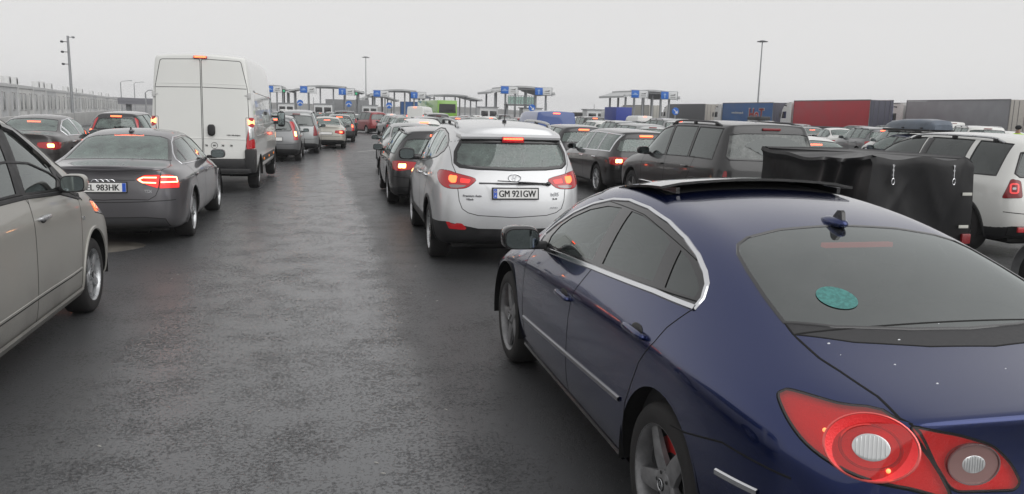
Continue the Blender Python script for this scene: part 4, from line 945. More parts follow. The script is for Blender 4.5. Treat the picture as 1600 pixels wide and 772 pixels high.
# ------------------------------------------------------------------ white panel van, left lane
def panel_van():
    P = scale_table(VAN, H=2.765); c = Car('panel_van', 'tall white panel van with closed rear doors and dark bumper, left lane', 'van', P, WHIT, (-2.36, 17.4, 0), -.03, 3)
    ya, yf = 1.10, 4.95; c.arches(ya, yf, .40, .36); c.under()
    n = (0, -1, 0)
    for sg in (-1, 1):
        d = rpoly([V((sg * x, 0, z)) for x, z in ((.012, .70), (.012, 2.70), (.77, 2.675), (.885, 2.13), (.905, 1.45), (.83, .93), (.82, .70))], .05)
        c.skin(d, n, 'rear_door', None, False, .012)
        c.line([V((sg * x, 0, z)) for x, z in ((.02, 2.14), (.87, 2.125))], n, .012, .003); c.line([V((sg * x, 0, z)) for x, z in ((.02, 2.215), (.87, 2.205))], n, .014, .004, name='door_rib', mat=WHIT)
        c.line([V((sg * x, 0, z)) for x, z in ((.02, 1.12), (.84, 1.10))], n, .03, .006, name='door_rib', mat=WHIT)
        for z in (1.99, .82):
            l, nn = c.sh.hit((sg * .925, .1, z), (sg * .4, -1, 0)); m = MB(); m.box(l + nn * .012, (.06, .06, .12), None, .01); m.box(l + nn * .02 + V((-sg * .05, 0, 0)), (.09, .02, .035), None, .006); m.build('door_hinge', simple('hinge_white', (.55, .55, .54), .4), c.root)
        tl = rpoly([(sg * .85, .07, 1.545), (sg * .965, .20, 1.545), (sg * .998, .20, 1.40), (sg * 1.003, .14, .925), (sg * .845, .04, .905)], .02); nb = (sg * .55, -.85, 0)
        c.skin(tl, nb, 'tail_lamp', REDP, False, .008, .012)
        for a, b, mt, nm in ((1.40, 1.505, BRK, 'lit_lens'), (1.08, 1.375, CLRL, 'clear_lens')):
            m = MB(); c.sh.patch(m, [V((sg * .875, .1, a)), V((sg * .965, .2, a)), V((sg * .96, .2, b)), V((sg * .872, .1, b))], nb, .016); m.build(nm, mt if nm != 'lit_lens' else simple('van_lit_lens', (.9, .3, .1), .3, emit=(1, .3, .10), es=5.), c.root)
        for y in (1.75, 2.9, 4.1):
            l, nn = c.sh.hit((sg * 1, y, .62), (sg, 0, 0)); m = MB(); m.box(l + nn * .012, (.03, .08, .05), None, .006); m.build('side_marker', AMB, c.root)
        m = MB(); m.box((sg * .9, .07, .57), (.10, .03, .19), None, .008); m.build('reflector', REDP, c.root)
    # dark bumper with corner pieces, side skirt
    m = MB(); m.box((0, .07, .60), (1.72, .16, .20), None, .03); m.box((0, .02, .46), (1.86, .20, .10), None, .025)
    for sg in (-1, 1): m.box((sg * .915, .16, .66), (.21, .40, .50), None, .05)
    m.build('bumper', BLK, c.root)
    c.line(side([(1.5, .62), (4.45, .62)], 1), (1, 0, 0), .16, .012, both=True, name='side_moulding', mat=BLK)
    for z in (1.16, 1.38): c.line(side([(.6, z), (4.5, z)], 1), (1, 0, 0), .025, .004, both=True, name='side_crease', mat=WHIT)
    c.line(side([(.75, 2.09), (4.5, 2.0)], 1), (1, 0, 0), .05, .012, both=True, name='slide_rail', mat=WHIT); c.line(side([(.75, 1.0), (.75, 2.02)], 1), (1, 0, 0), .01, .001, both=True); c.line(side([(.66, 1.9), (2.5, 1.92), (2.5, 1.37), (.66, 1.36)], 1), (1, 0, 0), .012, .003, True, True, name='panel_swage', mat=WHIT)
    m = MB(); l, nn = c.sh.hit((1, 2.6, 1.62), (1, 0, 0)); m.box(l + nn * .015, (.03, .32, .08), None, .01); m.build('door_handle', BLK, c.root)
    c.line(side([(4.05, .75), (4.02, 1.3), (4.0, 2.2)], 1), (1, 0, 0), .012, .001, both=True)
    fw = side([(4.15, 1.42), (4.15, 2.0), (4.75, 1.95), (5.1, 1.62), (5.15, 1.42)], 1); c.glass(fw, (1, 0, 0), CLR, 'side_window', .03, BLK, True)
    ws = [(0, 4.95, 2.3), (-.82, 4.9, 2.25), (-.84, 5.35, 1.62), (0, 5.5, 1.62)]; c.glass(symp(ws), (0, .7, .7), CLR, 'windscreen', .03, GBLK)
    m = MB(); m.blob((.175, .0, 1.285), (.075, .03, .115), .6, .55); m.build('door_handle', BLK, c.root)
    badge(c, '130 Multijet', (.60, -1, 1.172), n, .035, INK, sx=1.6)
    for x, t in ((.066, '78'), (.22, '90'), (.386, '78'), (.548, '78')): badge(c, t, (x, -1, .955), n, .05, INK)
    l, nn = c.sh.hit((.22, -1, .975), n); m = MB(); m.tube([l + V((.062 * math.cos(a), -.004, .062 * math.sin(a))) for a in [2 * math.pi * k / 28 for k in range(29)]], .004, 5); m.build('ring_sticker', INK, c.root)
    m = MB(); m.use(REDP); m.box((0, .125, 2.735), (.26, .08, .05), None, .01); m.build('brake_light', None, c.root); m = MB(); m.box((0, .083, 2.737), (.22, .01, .025)); m.build('lit_strip', BRK, c.root)
    c.wheels(ya, yf, .345, .215, .20, 'steel', ALUD, .05); c.aerial(4.6, 'rod')
    for sg in (-1, 1):
        m = MB(); m.use(BLK); m.blob((sg * 1.19, 4.75, 1.46), (.10, .07, .20), .5, .5); m.box((sg * 1.06, 4.78, 1.36), (.2, .05, .06), None, .02); m.box((sg * 1.06, 4.78, 1.53), (.2, .05, .05), None, .02); o = m.build('wing_mirror', None, c.root)
        m = MB(); m.box((sg * 1.19, 4.676, 1.47), (.16, .008, .30), None, .003); m.build('mirror_glass', MIRG, o)
    c.cabin(5.0, [4.2]); c.done()
panel_van()

# ------------------------------------------------------------------ beige silver people carrier, left edge
def carrier():
    c = Car('people_carrier', 'dusty beige silver people carrier cut by the left edge of the photo', 'car', scale_table(MPV, H=1.66), BEIG, (-2.80, 3.95, 0), .0, 3)
    ya, yf = .78, 3.5; c.arches(ya, yf, .385, .34, .03); c.under(); n = (1, 0, 0)
    g1 = side([(2.12, 1.18), (2.15, 1.30), (2.25, 1.605), (2.37, 1.575), (2.53, 1.48), (2.70, 1.385), (2.81, 1.305), (2.85, 1.2), (2.76, 1.14)], 1)
    g2 = side([(1.02, 1.20), (1.06, 1.58), (1.6, 1.625), (2.08, 1.635), (2.01, 1.36), (1.96, 1.19)], 1); g3 = side([(.40, 1.28), (.50, 1.52), (.96, 1.575), (.92, 1.21)], 1)
    for g in (g1, g2, g3): c.glass(g, n, CLR if g is g1 else TINT, 'side_window', 0, None, True)
    g4 = side([(2.89, 1.135), (2.91, 1.235), (3.05, 1.145), (3.18, 1.05)], 1); c.glass(g4, n, CLR, 'quarter_window', .02, BLK, True)
    dl = side([(.34, 1.25), (.46, 1.56), (1.05, 1.63), (1.6, 1.67), (2.2, 1.665), (2.38, 1.625), (2.56, 1.53), (2.76, 1.41), (2.96, 1.275), (3.25, 1.055), (3.22, 1.02), (2.8, 1.105), (2.1, 1.15), (1.05, 1.17)], 1)
    c.skin(dl, n, 'window_pillars', BLK, True, 0); c.line(dl[-5:] + dl[:1], n, .03, .008, False, True, 'window_sill_strip', BLK); c.line(side([(2.22, 1.63), (2.38, 1.597), (2.545, 1.50), (2.71, 1.405), (2.83, 1.32)], 1), n, .06, .02, False, True, 'wind_deflector', GBLK)
    c.line(side([(.5, 1.68), (1.2, 1.72), (2.0, 1.725), (2.4, 1.68), (2.75, 1.555), (3.05, 1.38), (3.3, 1.2)], 1), (.6, 0, .8), .018, .004, False, True, 'roof_strip', BLK)
    ws = [(0, 2.50, 1.71), (-.62, 2.48, 1.66), (-.74, 3.1, 1.38), (-.74, 3.42, 1.17), (0, 3.68, 1.13)]; c.glass(symp(ws), (0, .6, .8), CLR, 'windscreen', .03, BLK)
    rw = [(0, .15, 1.58), (.5, .2, 1.57), (.62, .2, 1.24), (0, .1, 1.20)]; c.glass(symp(rw), (0, -1, .2), TINT, 'rear_window', .03, BLK)
    hl = [(.70, 4.2, .76), (.80, 3.98, .76), (.85, 3.60, .85), (.83, 3.55, .96), (.76, 3.8, .96), (.6, 4.13, .88)]; c.skin([V(p) for p in hl], (.7, .6, .3), 'headlamp', CLRL, True, .008)
    c.patch([V(p) for p in ((.85, 3.60, .87), (.835, 3.56, .955), (.825, 3.64, .945), (.84, 3.72, .84))], (.85, .4, .3), 'indicator', simple('indicator_amber', (.8, .22, .05), .2, coat=1, emit=(1, .18, .05), es=1.6), .005, both=True)
    fd = side([(1.98, .27), (2.03, .6), (2.11, 1.10), (2.12, 1.16), (3.0, 1.12), (3.2, 1.0), (3.14, .75), (3.08, .5), (3.06, .27)], 1); rd = side([(1.98, .27), (2.03, .6), (2.11, 1.10), (2.05, 1.17), (1.15, 1.19), (1.08, 1.0), (1.12, .72), (1.2, .5), (1.26, .27)], 1)
    c.skin(fd, n, 'door', None, True, .007); c.skin(rd, n, 'door', None, True, .007); c.handle(2.28, .985, ALU); c.handle(1.28, .985, ALU)
    c.line(side([(1.3, .465), (2.1, .47), (2.8, .465), (3.06, .47)], 1), n, .02, .006, both=True, name='door_moulding', mat=BEIG); c.line(side([(1.3, .452), (2.1, .457), (2.8, .452), (3.04, .457)], 1), n, .012, .0015, both=True)
    c.line(side([(1.25, .27), (3.1, .27)], 1), n, .09, .015, both=True, name='sill_trim', mat=BEIG)
    badge(c, 'VTI', (1, 3.22, .84), n, .045, CHR)
    c.mirror(2.80, 1.185, BEIG, (.088, .07, .070), .085); c.wheels(ya, yf, .325, .205, .225, 'spoke5', ALU, .03); c.cabin(3.2, [2.15, 1.25]); c.done()
carrier()
# ------------------------------------------------------------------ plainer vehicles, all with the same set of parts
def P3(c, pts):
    """(x, z) on the tail, ('s', y, z) on the flank"""
    r = []
    for p in pts:
        l, n = c.sh.hit((c.W * 1.0, p[1], p[2]), (1, 0, 0)) if p[0] == 's' else c.sh.hit((p[0], 0, p[1]), (0, -1, 0)); r.append(l)
    return r
STY = {}
def std(name, label, cat, fam, pm, loc, rz=0., dim=(None, None, None), lev=2, lamp='wide', lit=1, glassm=None, wheel=None, rails=None, mir=True, cabin=True, text=None, cladding=False, splits=None, strip=False, frontmir=None, side_y=None, rwglass=None, group='vehicles queueing for the border gates', mcol=None, third=True, handles=True, doors=True, rwpoly=None, style='spoke5', extra=None, pillars=True, gap=.06, hide=False):
    P = scale_table(fam, *dim); c = Car(name, label, cat, P, pm, loc, rz, lev, group); L, W, H = c.L, c.W, c.H; st = P['st']; f = L / fam['dim'][0]
    r = wheel or (.34 if fam in (SUV, BIGSUV) else .355 if fam is VAN else .315); ya, yf = {id(SEDAN): (1.05, 3.86), id(WAGON): (1.08, 3.95), id(SUV): (.90, 3.54), id(BIGSUV): (.95, 3.75), id(MPV): (.82, 3.52), id(VAN): (1.1, 4.95), id(FAST): (1.14, 3.85)}[id(fam)]
    ya *= f; yf *= f; c.arches(ya, yf, r + .05, r + .01, .05 if cladding else 0, BLK); c.under(); hatch = fam not in (SEDAN, FAST)
    zb, xb, zr, xr = st[0][2], st[0][3], st[0][4], st[0][5]; g = glassm or GRN; rg = rwglass or g
    if fam is not VAN:
        y0, y1 = side_y or ((.42 * f, 3.42 * f) if hatch else (1.0 * f, 3.2 * f))
        sp = splits or ([1.2 * f, 2.1 * f] if hatch else [1.24 * f, 2.12 * f])
        gs = auto_side(P, y0, y1, sp, gap=gap)
        for q in gs: c.glass(side(q, 1), (1, 0, 0), g, 'side_window', .018, CHR if strip else BLK, True)
        full = auto_side(P, y0 - .02, y1 + .02, [], .022, .048)[0]
        if pillars: c.skin(side(full, 1), (1, 0, 0), 'window_pillars', GBLK, True, 0)
        if strip: c.line(side(full, 1), (1, 0, 0), .02, .005, True, True, 'chrome_trim', CHR)
    else:
        c.glass(side([(4.15 * f, H * .52), (4.15 * f, H * .73), (4.75 * f, H * .70), (5.05 * f, H * .58), (5.1 * f, H * .52)], 1), (1, 0, 0), g, 'side_window', .03, BLK, True)
    if hatch:
        ys = {id(VAN): (4.95, 5.4)}.get(id(fam), {id(WAGON): (2.85, 3.72), id(SUV): (2.5, 3.45), id(BIGSUV): (2.82, 3.45), id(MPV): (2.5, 3.55)}.get(id(fam)))
    else: ys = (2.75, 3.5) if fam is SEDAN else (2.78, 3.6)
    a, b_ = ys[0] * f, ys[1] * f; ia, ib = (lambda y, q: ip(P, q, y)), None
    ws = [(0, a - .03, ia(a, 6)), (ia(a, 5) - .06, a, ia(a, 4) - .01), (ia((a + b_) / 2, 5) - .05, (a + b_) / 2, ia((a + b_) / 2, 4)), (ia(b_, 5) - .05, b_ - .08, ia(b_, 4)), (0, b_ + .1, ia(b_, 6))]
    c.glass(symp([(p[0], p[1], p[2]) for p in ws]), (0, .6, .8), g, 'windscreen', .025, BLK)
    if hatch and fam is not VAN:
        zt, zl = zr - .085, zb + .075
        rw = rwpoly or [(0, 0, zt + .015), (xr * .75, 0, zt + .012), (xr - .01, 0, zt - .01), (xb - .075, 0, zl + .05), (xb - .12, 0, zl), (0, 0, zl - .02)]
        if lamp == 'pillar': rw = [(0, 0, zt + .015), (xr * .7, 0, zt + .012), (xr - .10, 0, zt - .01), (xb - .16, 0, zl + .05), (xb - .2, 0, zl), (0, 0, zl - .02)]
        c.glass(symp(rw), (0, -1, .15), rg, 'rear_window', .03, GBLK); m = MB(); l, nn = c.sh.hit((0, -1, zt + .07), (0, -1, .2)); wipe = True
        wiper(c, (.0, .1, zl + .02), (0, -1, .2), .42, R(4))
        y3 = l.y; z3 = zt + .055
    elif not hatch:
        rw = [(0, 1.53 * f, 0), (.53, 1.48 * f, 0), (.60, 1.1 * f, 0), (.63, .82 * f, 0), (0, .74 * f, 0)]; rw = [(x * W / .91, y, ip(P, 4, y)) for x, y, _ in rw]
        c.glass(symp(rw), (0, -.6, .8), rg, 'rear_window', .03, GBLK); y3, z3 = 1.42 * f, ip(P, 6, 1.42 * f) - .03
    else: y3, z3 = .08, zr - .02
    if third:
        m = MB(); l, nn = c.sh.hit((0, y3, z3), (0, -1, .3)); 
        if not hatch: l = V((0, y3, z3 - .03))
        m.box(l + nn * (.012 if hatch else 0), (.30, .03, .035), None, .006); m.build('brake_light', BRK if lit else REDM, c.root)
    # tail lamps
    if lamp == 'wide': lp = [(xb * .55, zb - .09), (W * .82, zb - .07), ('s', .34, zb - .09), ('s', .28, zb - .23), (W * .80, zb - .26), (xb * .52, zb - .20)]; nb = (.55, -.83, .05); lo = (W * .66, W * .84, zb - .20, zb - .12)
    elif lamp == 'tall': lp = [(W * .74, zb - .34), (W * .76, zb - .02), (xb * .92, zb + .10), ('s', .22, zb + .08), ('s', .26, zb - .32)]; nb = (.5, -.86, .05); lo = (W * .79, W * .90, zb - .14, zb + .0)
    elif lamp == 'pillar': lp = [(W * .74, zb - .26), (xb - .13, zb + .05), (xr - .07, zr - .09), ('s', .42, zr - .12), ('s', .20, zb + .05), ('s', .22, zb - .24)]; nb = (.5, -.86, .05); lo = (W * .80, W * .90, zb - .12, zb + .04)
    elif lamp == 'van': lp = [(W * .86, H * .38), (W * .86, H * .66), ('s', .14, H * .66), ('s', .16, H * .38)]; nb = (.5, -.86, 0); lo = (W * .87, W * .97, H * .52, H * .62)
    elif lamp == 'square': lp = [(W * .70, zb - .22), (W * .70, zb + .0), ('s', .22, zb + .02), ('s', .24, zb - .24)]; nb = (.5, -.86, .05); lo = (W * .76, W * .88, zb - .16, zb - .06)
    elif lamp == 'low': lp = [(W * .80, zb - .42), (W * .80, zb - .12), ('s', .14, zb - .12), ('s', .16, zb - .42)]; nb = (.5, -.86, .05); lo = (W * .82, W * .88, zb - .30, zb - .2)
    elif lamp == 'round': lp = [(W * .70, zb - .32), (W * .70, zb - .08), ('s', .2, zb - .06), ('s', .24, zb - .34)]; nb = (.5, -.86, .05); lo = (W * .76, W * .88, zb - .25, zb - .14)
    lp = rpoly(P3(c, lp), .03, 3); o2 = c.skin(lp, nb, 'tail_lamp', REDP if lit else REDM, True, .008, .004)
    if lit:
        for sg, o in zip((1, -1), o2):
            m = MB(); q = [V((sg * x, .1, z)) for x, z in ((lo[0], lo[2]), (lo[1], lo[2]), (lo[1], lo[3]), (lo[0], lo[3]))]; c.sh.patch(m, rpoly(q, .02, 2), (nb[0] * sg, nb[1], nb[2]), .008); m.build('lit_lens', BRK if lit == 1 else HOT, o)
    if doors and fam is not VAN:
        zs = P['zs'][0] + .07; zt = ip(P, 2, 2 * f) + .03
        d1 = side([(2.14 * f, zs), (2.15 * f, zt), (3.15 * f, zt - .02), (3.25 * f, zt - .25), (3.15 * f, zs)], 1); d2 = side([(2.14 * f, zs), (2.15 * f, zt), (1.0 * f, zt + .03), (1.1 * f, zb - .2), (1.38 * f, .6), (1.45 * f, zs)], 1)
        c.skin(d1, (1, 0, 0), 'door', None, True, .009); c.skin(d2, (1, 0, 0), 'door', None, True, .009)
        if handles: c.handle(2.32 * f, zt - .16, CHR if strip else None, rec=False); c.handle(1.3 * f, zt - .14, CHR if strip else None, rec=False)
    z0 = P['zs'][1] + .05
    bl = [(-W, 0, z0 - .02), (-W * .8, 0, z0 + .03), (0, 0, z0 + .04), (W * .8, 0, z0 + .03), (W, 0, z0 - .02), (W, 0, .1), (-W, 0, .1)]
    if fam is not VAN or True: c.skin([V(p) for p in bl], (0, -1, 0), 'bumper_insert', BLK, False, .008, flt=lambda q: q.y < .5)
    c.line([V((-W * .9, .3, z0 + .22)), V((-W * .6, 0, z0 + .2)), V((0, 0, z0 + .2)), V((W * .6, 0, z0 + .2)), V((W * .9, .3, z0 + .22))], (0, -1, 0), .01, .002)
    zp = (zb - .22) if fam in (SEDAN, FAST, WAGON, SUV) else (z0 + .3 if fam is VAN else zb - .30); l, nn = c.sh.hit((0, -1, zp), (0, -1, 0)); c.plate((0, l.y - .018, zp), text or '', .08)
    if mir: c.mirror(2.95 * f if fam is not VAN else 4.75 * f, ip(P, 2, 2.95 * f) + .09 if fam is not VAN else H * .56, mcol or pm, (.105, .065, .07) if fam is not VAN else (.10, .07, .13), .12)
    c.wheels(ya, yf, r, .215, r * .7, style, ALU if not cladding else ALUD, .03)
    if rails: c.rails(.55 * f, 2.4 * f, rails, h=.045)
    if cabin: c.cabin(3.15 * f if fam is not VAN else 5.0 * f, [2.2 * f, 1.3 * f] if fam is not VAN else [4.2 * f], shelf=None if hatch else (.8, 1.15, .98), wheel=lev > 1)
    if extra: extra(c)
    c.proto = pm; root = c.done(); root['paint'] = pm.name; return root
def copy_of(src, label, loc, rz, pm, name=None, cat=None, lit=True):
    old = MATS[src['paint']]; r = src.copy(); COL.objects.link(r); r.location = loc; r.rotation_euler = (0, 0, rz); r['label'] = label; r['paint'] = pm.name
    if name: r.name = name
    if cat: r['category'] = cat
    def rec(o, par):
        for ch in list(o.children):
            n = ch.copy(); COL.objects.link(n); n.parent = par
            for i, sl in enumerate(n.material_slots):
                if not lit and sl.material in (BRK, HOT): sl.link = 'OBJECT'; sl.material = REDM
                elif sl.material == old and pm is not old: sl.link = 'OBJECT'; sl.material = pm
            rec(ch, n)
    rec(src, r); return r
ov = lambda px, d, z=None: at(px, d, z)
T = -.02
# ---- middle distance, right of the silver SUV and beyond it
std('estate_car', 'dark grey estate with lit tail lamps just ahead of the silver SUV', 'car', WAGON, DGRY, (2.10, 14.55, gz(14.5)), T, (4.93, .925, 1.46), 3, 'wide', 2, GRN, .33, ALU)
std('saloon_car', 'light grey saloon ahead of the dark grey estate in the centre lane', 'car', SEDAN, LGRY, (2.45, 21.3, gz(21)), T, (4.6, .90, 1.44), 2, 'wide', 1, GRN, .32)
std('hatchback', 'dark hatchback with a lit spear-shaped tail lamp, beside the black estate', 'car', SUV, DGRY, at(916, 23.5), T - .02, (4.25, .90, 1.47), 2, 'round', 2, GRN, .32)
std('estate_car', 'black estate with chrome window surround and lit red tail lamps', 'car', WAGON, BLAK, (7.08, 16.6, gz(16.6)), -.03, (4.9, .93, 1.47), 3, 'wide', 2, GRN, .335, None, strip=True, style='spoke10')
def wiped(c):
    pl = [V((.05 + .62 * math.cos(R(a)), .1, 1.17 + .36 * math.sin(R(a)))) for a in range(8, 150, 8)] + [V((.05 + .25 * math.cos(R(a)), .1, 1.17 + .12 * math.sin(R(a)))) for a in range(150, 7, -12)]
    c.patch(pl, (0, -1, .15), 'wiped_arc', glass('clean_dark_glass', (.04, .04, .045), .03, .02), .003)
def ringlamp(c):
    c.line(side([(1.93, 1.08), (1.90, 1.56)]), (-1, 0, 0), .13, .004, both=True, name='window_pillars', mat=GBLK)
    for sg in (-1, 1):
        m = MB(); nn = (.5 * sg, -.86, .05); pl = rpoly([V((sg * x, .1, z)) for x, z in ((.695, .90), (.80, .90), (.80, 1.02), (.695, 1.02))], .03, 3); c.sh.ribbon(m, pl, nn, .028, .008, True, .02); m.build('light_ring', simple('ring_red', (.7, .05, .05), .2, coat=1., emit=(1, .05, .05), es=.5), c.root)
        m = MB(); c.sh.patch(m, rpoly([V((sg * x, .1, z)) for x, z in ((.725, .945), (.775, .945), (.775, .975), (.725, .975))], .01, 2), nn, .008); m.build('reverse_lens', CLRL, c.root)
        m = MB(); m.box((sg * .60, .03, .42), (.22, .03, .07), None, .01); m.build('reflector', REDP, c.root)
p = at(1133, 12.0); 
sv = std('off_road_car', 'dusty black off-roader with roof rails and a wiped arc on its rear window', 'SUV', BIGSUV, paint('dusty_black_paint', (.022, .022, .023), .3, .36, .35, .8), (p.x + .90, p.y, gz(p.y)), -.02, (4.74, .925, 1.72), 3, 'low', 0, TINT, .37, GPL, cladding=True, rwglass=DUST, splits=[1.25, 2.2], extra=wiped)
p = at(1599, 10.4)
du = std('compact_suv', 'white compact SUV with roof rails behind the black tarpaulin trailer', 'SUV', SUV, WHIT, (p.x + .88, p.y, 0), -.02, (4.34, .90, 1.63), 3, 'square', 0, TINT, .345, ALU, cladding=True, mcol=BLK, pillars=False, gap=.11, splits=[1.0, 1.95], side_y=(.40, 3.3), extra=ringlamp)
# ---- left lanes
std('saloon_car', 'dark brownish saloon with lit lamps at the left edge, in front of the site cabins', 'car', SEDAN, paint('dark_brown_paint', (.045, .04, .04), .35, .35, .6), at(20, 18.6), .03, (4.75, .92, 1.47), 3, 'wide', 2, GRN, .33, strip=True)
std('estate_car', 'dark grey estate with tall red pillar lamps, between the brown saloon and the van', 'car', WAGON, DGRY, at(176, 24.2), -.0, (4.7, .885, 1.56), 2, 'pillar', 1, GRN, .32)
std('hatchback', 'grey tall hatchback with upright lit lamps, right beside the white van', 'car', SUV, MGRY, (-1.55, 28.0, gz(28)), -.02, (4.1, .86, 1.52), 2, 'pillar', 2, DKT, .31)
mp = std('people_carrier', 'silver people carrier with a dark rear window, ahead of the grey hatchback', 'car', MPV, LGRY, (-.98, 33.3, gz(33)), -.03, (4.3, .87, 1.62), 2, 'tall', 0, DKT, .31, ALU)
sd = std('saloon_car', 'cream white saloon with lit red lamps, third in the left queue past the van', 'car', SEDAN, PALE, (.20, 37.9, gz(38)), -.04, (4.5, .885, 1.45), 2, 'wide', 1, GRN, .31)
hb = std('hatchback', 'dark hatchback half hidden by the cream white saloon', 'car', SUV, DGRY, (.98, 46.2, gz(46)), -.03, (4.2, .88, 1.5), 2, 'tall', 1, GRN, .31)
st_ = std('estate_car', 'grey estate with lit lamps, in front of the red lorry trailer', 'car', WAGON, MGRY, at(1388, 36), -.25, (4.6, .9, 1.55), 2, 'wide', 1, GRN, .32, ALU)
sm = std('off_road_car', 'silver off-roader with a lit high brake light and green rear window', 'SUV', BIGSUV, LGRY, at(1065, 37), -.02, (4.5, .9, 1.72), 2, 'tall', 1, GRN, .35, ALU)
vn = std('small_van', 'bright blue box-bodied van with red corner lamps', 'van', VAN, VBLU, at(871, 34), -.02, (4.5, .93, 1.90), 2, 'van', 1, GRN, .32, cabin=False)
K = dict(sedan=sd, hatch=hb, mpv=mp, wagon=st_, suv=sm, van=vn)
F = [
 ('hatch', 664, 29, 0, WHIT, 'white hatchback with a lit high brake light, behind the light grey saloon'),
 ('wagon', 669, 37, .0, BLAK, 'dark estate with a lit brake light beyond the white hatchback'),
 ('mpv', 686, 46, 0, BLAK, 'black people carrier in the centre lane, below the green bus'),
 ('suv', 539, 57, .03, DGRY, 'dark off-roader showing its roof above the dark hatchback'),
 ('sedan', 562, 74, .02, WHIT, 'white saloon at the end of the open lane, beside the red hatchback'),
 ('mpv', 594, 64, .38, REDC, 'red hatchback turned across the lane'),
 ('hatch', 622, 58, .15, LGRY, 'silver hatchback right behind the red one'),
 ('sedan', 642, 50, .1, GRNC, 'grey green saloon between the silver hatchback and the white hatchback'),
 ('suv', 445, 105, 0, WHIT, 'white off-roader with lit lamps just right of the van mirror'),
 ('hatch', 424, 92, 0, MGRY, 'grey hatchback showing past the side of the white van'),
 ('sedan', 462, 118, 0, LGRY, 'silver saloon under the second canopy'), ('hatch', 480, 96, 0, LGRY, 'silver hatchback above the people carrier roof'),
 ('sedan', 500, 112, 0, MGRY, 'grey saloon left of the white booth'), ('wagon', 516, 98, 0, LGRY, 'silver estate in the gap over the cream saloon'), ('hatch', 590, 112, 0, DGRY, 'dark hatchback beyond the red one'), ('sedan', 604, 128, 0, MGRY, 'small grey saloon by the round sign'),
 ('suv', 586, 86, 0, REDC, 'red off-roader far behind the red hatchback'), ('hatch', 612, 100, 0, WHIT, 'white hatchback with red lamps under the third canopy'), ('sedan', 630, 84, 0, LGRY, 'silver saloon below the white panel van'),
 ('sedan', 702, 70, 0, LGRY, 'silver saloon below the green bus'), ('hatch', 716, 56, 0, MGRY, 'grey hatchback over the roof of the silver SUV, left of its aerial'), ('wagon', 730, 84, 0, LGRY, 'silver estate right of the green bus'), ('sedan', 741, 66, 0, DGRY, 'dark saloon over the left roof rail'),
 ('hatch', 757, 50, 0, GRNC, 'grey green hatchback right over the silver SUV roof'), ('wagon', 748, 98, 0, WHIT, 'white estate far off between bus and canopy'), ('hatch', 768, 76, 0, WHIT, 'white hatchback in front of the raised platform'), ('mpv', 790, 88, 0, DGRY, 'dark people carrier under the raised platform'),
 ('sedan', 805, 54, .0, LGRY, 'silver saloon left of the blue van'), ('hatch', 821, 70, 0, REDC, 'dark red hatchback beside the blue van roof'), ('sedan', 776, 112, 0, LGRY, 'tiny silver saloon by the fourth canopy post'), ('wagon', 846, 92, 0, MGRY, 'grey estate showing over the blue van'),
 ('suv', 908, 64, 0, WHIT, 'white off-roader with black load on its roof, right of the blue van'), ('suv', 932, 52, 0, DGRY, 'dark off-roader behind the dark hatchback'), ('hatch', 951, 44, 0, WHIT, 'white hatchback between the dark off-roader and the black estate'),
 ('wagon', 984, 41, -.02, LGRY, 'silver estate with a lit brake light over the black estate roof'), ('sedan', 958, 72, 0, MGRY, 'grey saloon in front of the far pale lorry'), ('sedan', 1000, 58, 0, LGRY, 'pale silver saloon under the blue box lorry'), ('van', 1009, 84, 0, WHIT, 'white small van by the blue box lorry'),
 ('wagon', 1022, 50, 0, DGRY, 'dark estate with roof rails and a lit brake light'), ('hatch', 1024, 30, -.02, LGRY, 'silver grey hatchback squeezed between black estate and off-roader'), ('suv', 1044, 76, 0, REDC, 'red off-roader in front of the grey lorry'), ('mpv', 938, 100, 0, WHIT, 'white people carrier far off by the pale lorry'),
 ('sedan', 1112, 66, 0, LGRY, 'silver saloon over the off-roader roof rail'), ('hatch', 1138, 74, 0, WHIT, 'white hatchback under the cab of the blue lorry'), ('sedan', 1166, 62, 0, LGRY, 'silver saloon under the blue lorry trailer'), ('suv', 1204, 58, 0, WHIT, 'white car under the big red letters of the blue lorry'),
 ('wagon', 1236, 48, 0, WHIT, 'white estate right of the big red letters'), ('sedan', 1278, 43, -.40, BLAK, 'black saloon with one lit lamp in front of the red lorry'), ('sedan', 1331, 40, -.28, WHIT, 'white saloon in front of the red lorry, beside the grey estate'), ('hatch', 1262, 70, 0, MGRY, 'grey hatchback under the left end of the red lorry'),
 ('sedan', 1335, 15.0, -.08, WHIT, 'white saloon half hidden behind the tarpaulin trailer'), ('wagon', 1452, 31, -.25, WHIT, 'white estate behind the roof box'), ('hatch', 1425, 47, 0, LGRY, 'silver hatchback left of the white estate'), ('suv', 1548, 33, -.42, WHIT, 'white off-roader with its spare wheel on the back'),
 ('van', 1494, 50, 0, WHIT, 'white small van in front of the grey lorry curtain'), ('hatch', 1598, 38, 0, WHIT, 'white hatchback at the right edge behind the person'), ('hatch', 1362, 62, 0, DGRY, 'dark hatchback under the dark tail of the red lorry'), ('wagon', 1408, 72, 0, LGRY, 'silver estate under the white lorry cab'),
 ('sedan', 1508, 22.5, -.05, NAVY, 'navy saloon carrying the grey roof box'),
]
for i_, (kd, px, d, h, pm, lab) in enumerate(F):
    copy_of(K[kd], lab, at(px, d), T + h, pm, lit=(i_ % 5 in (0, 2)))
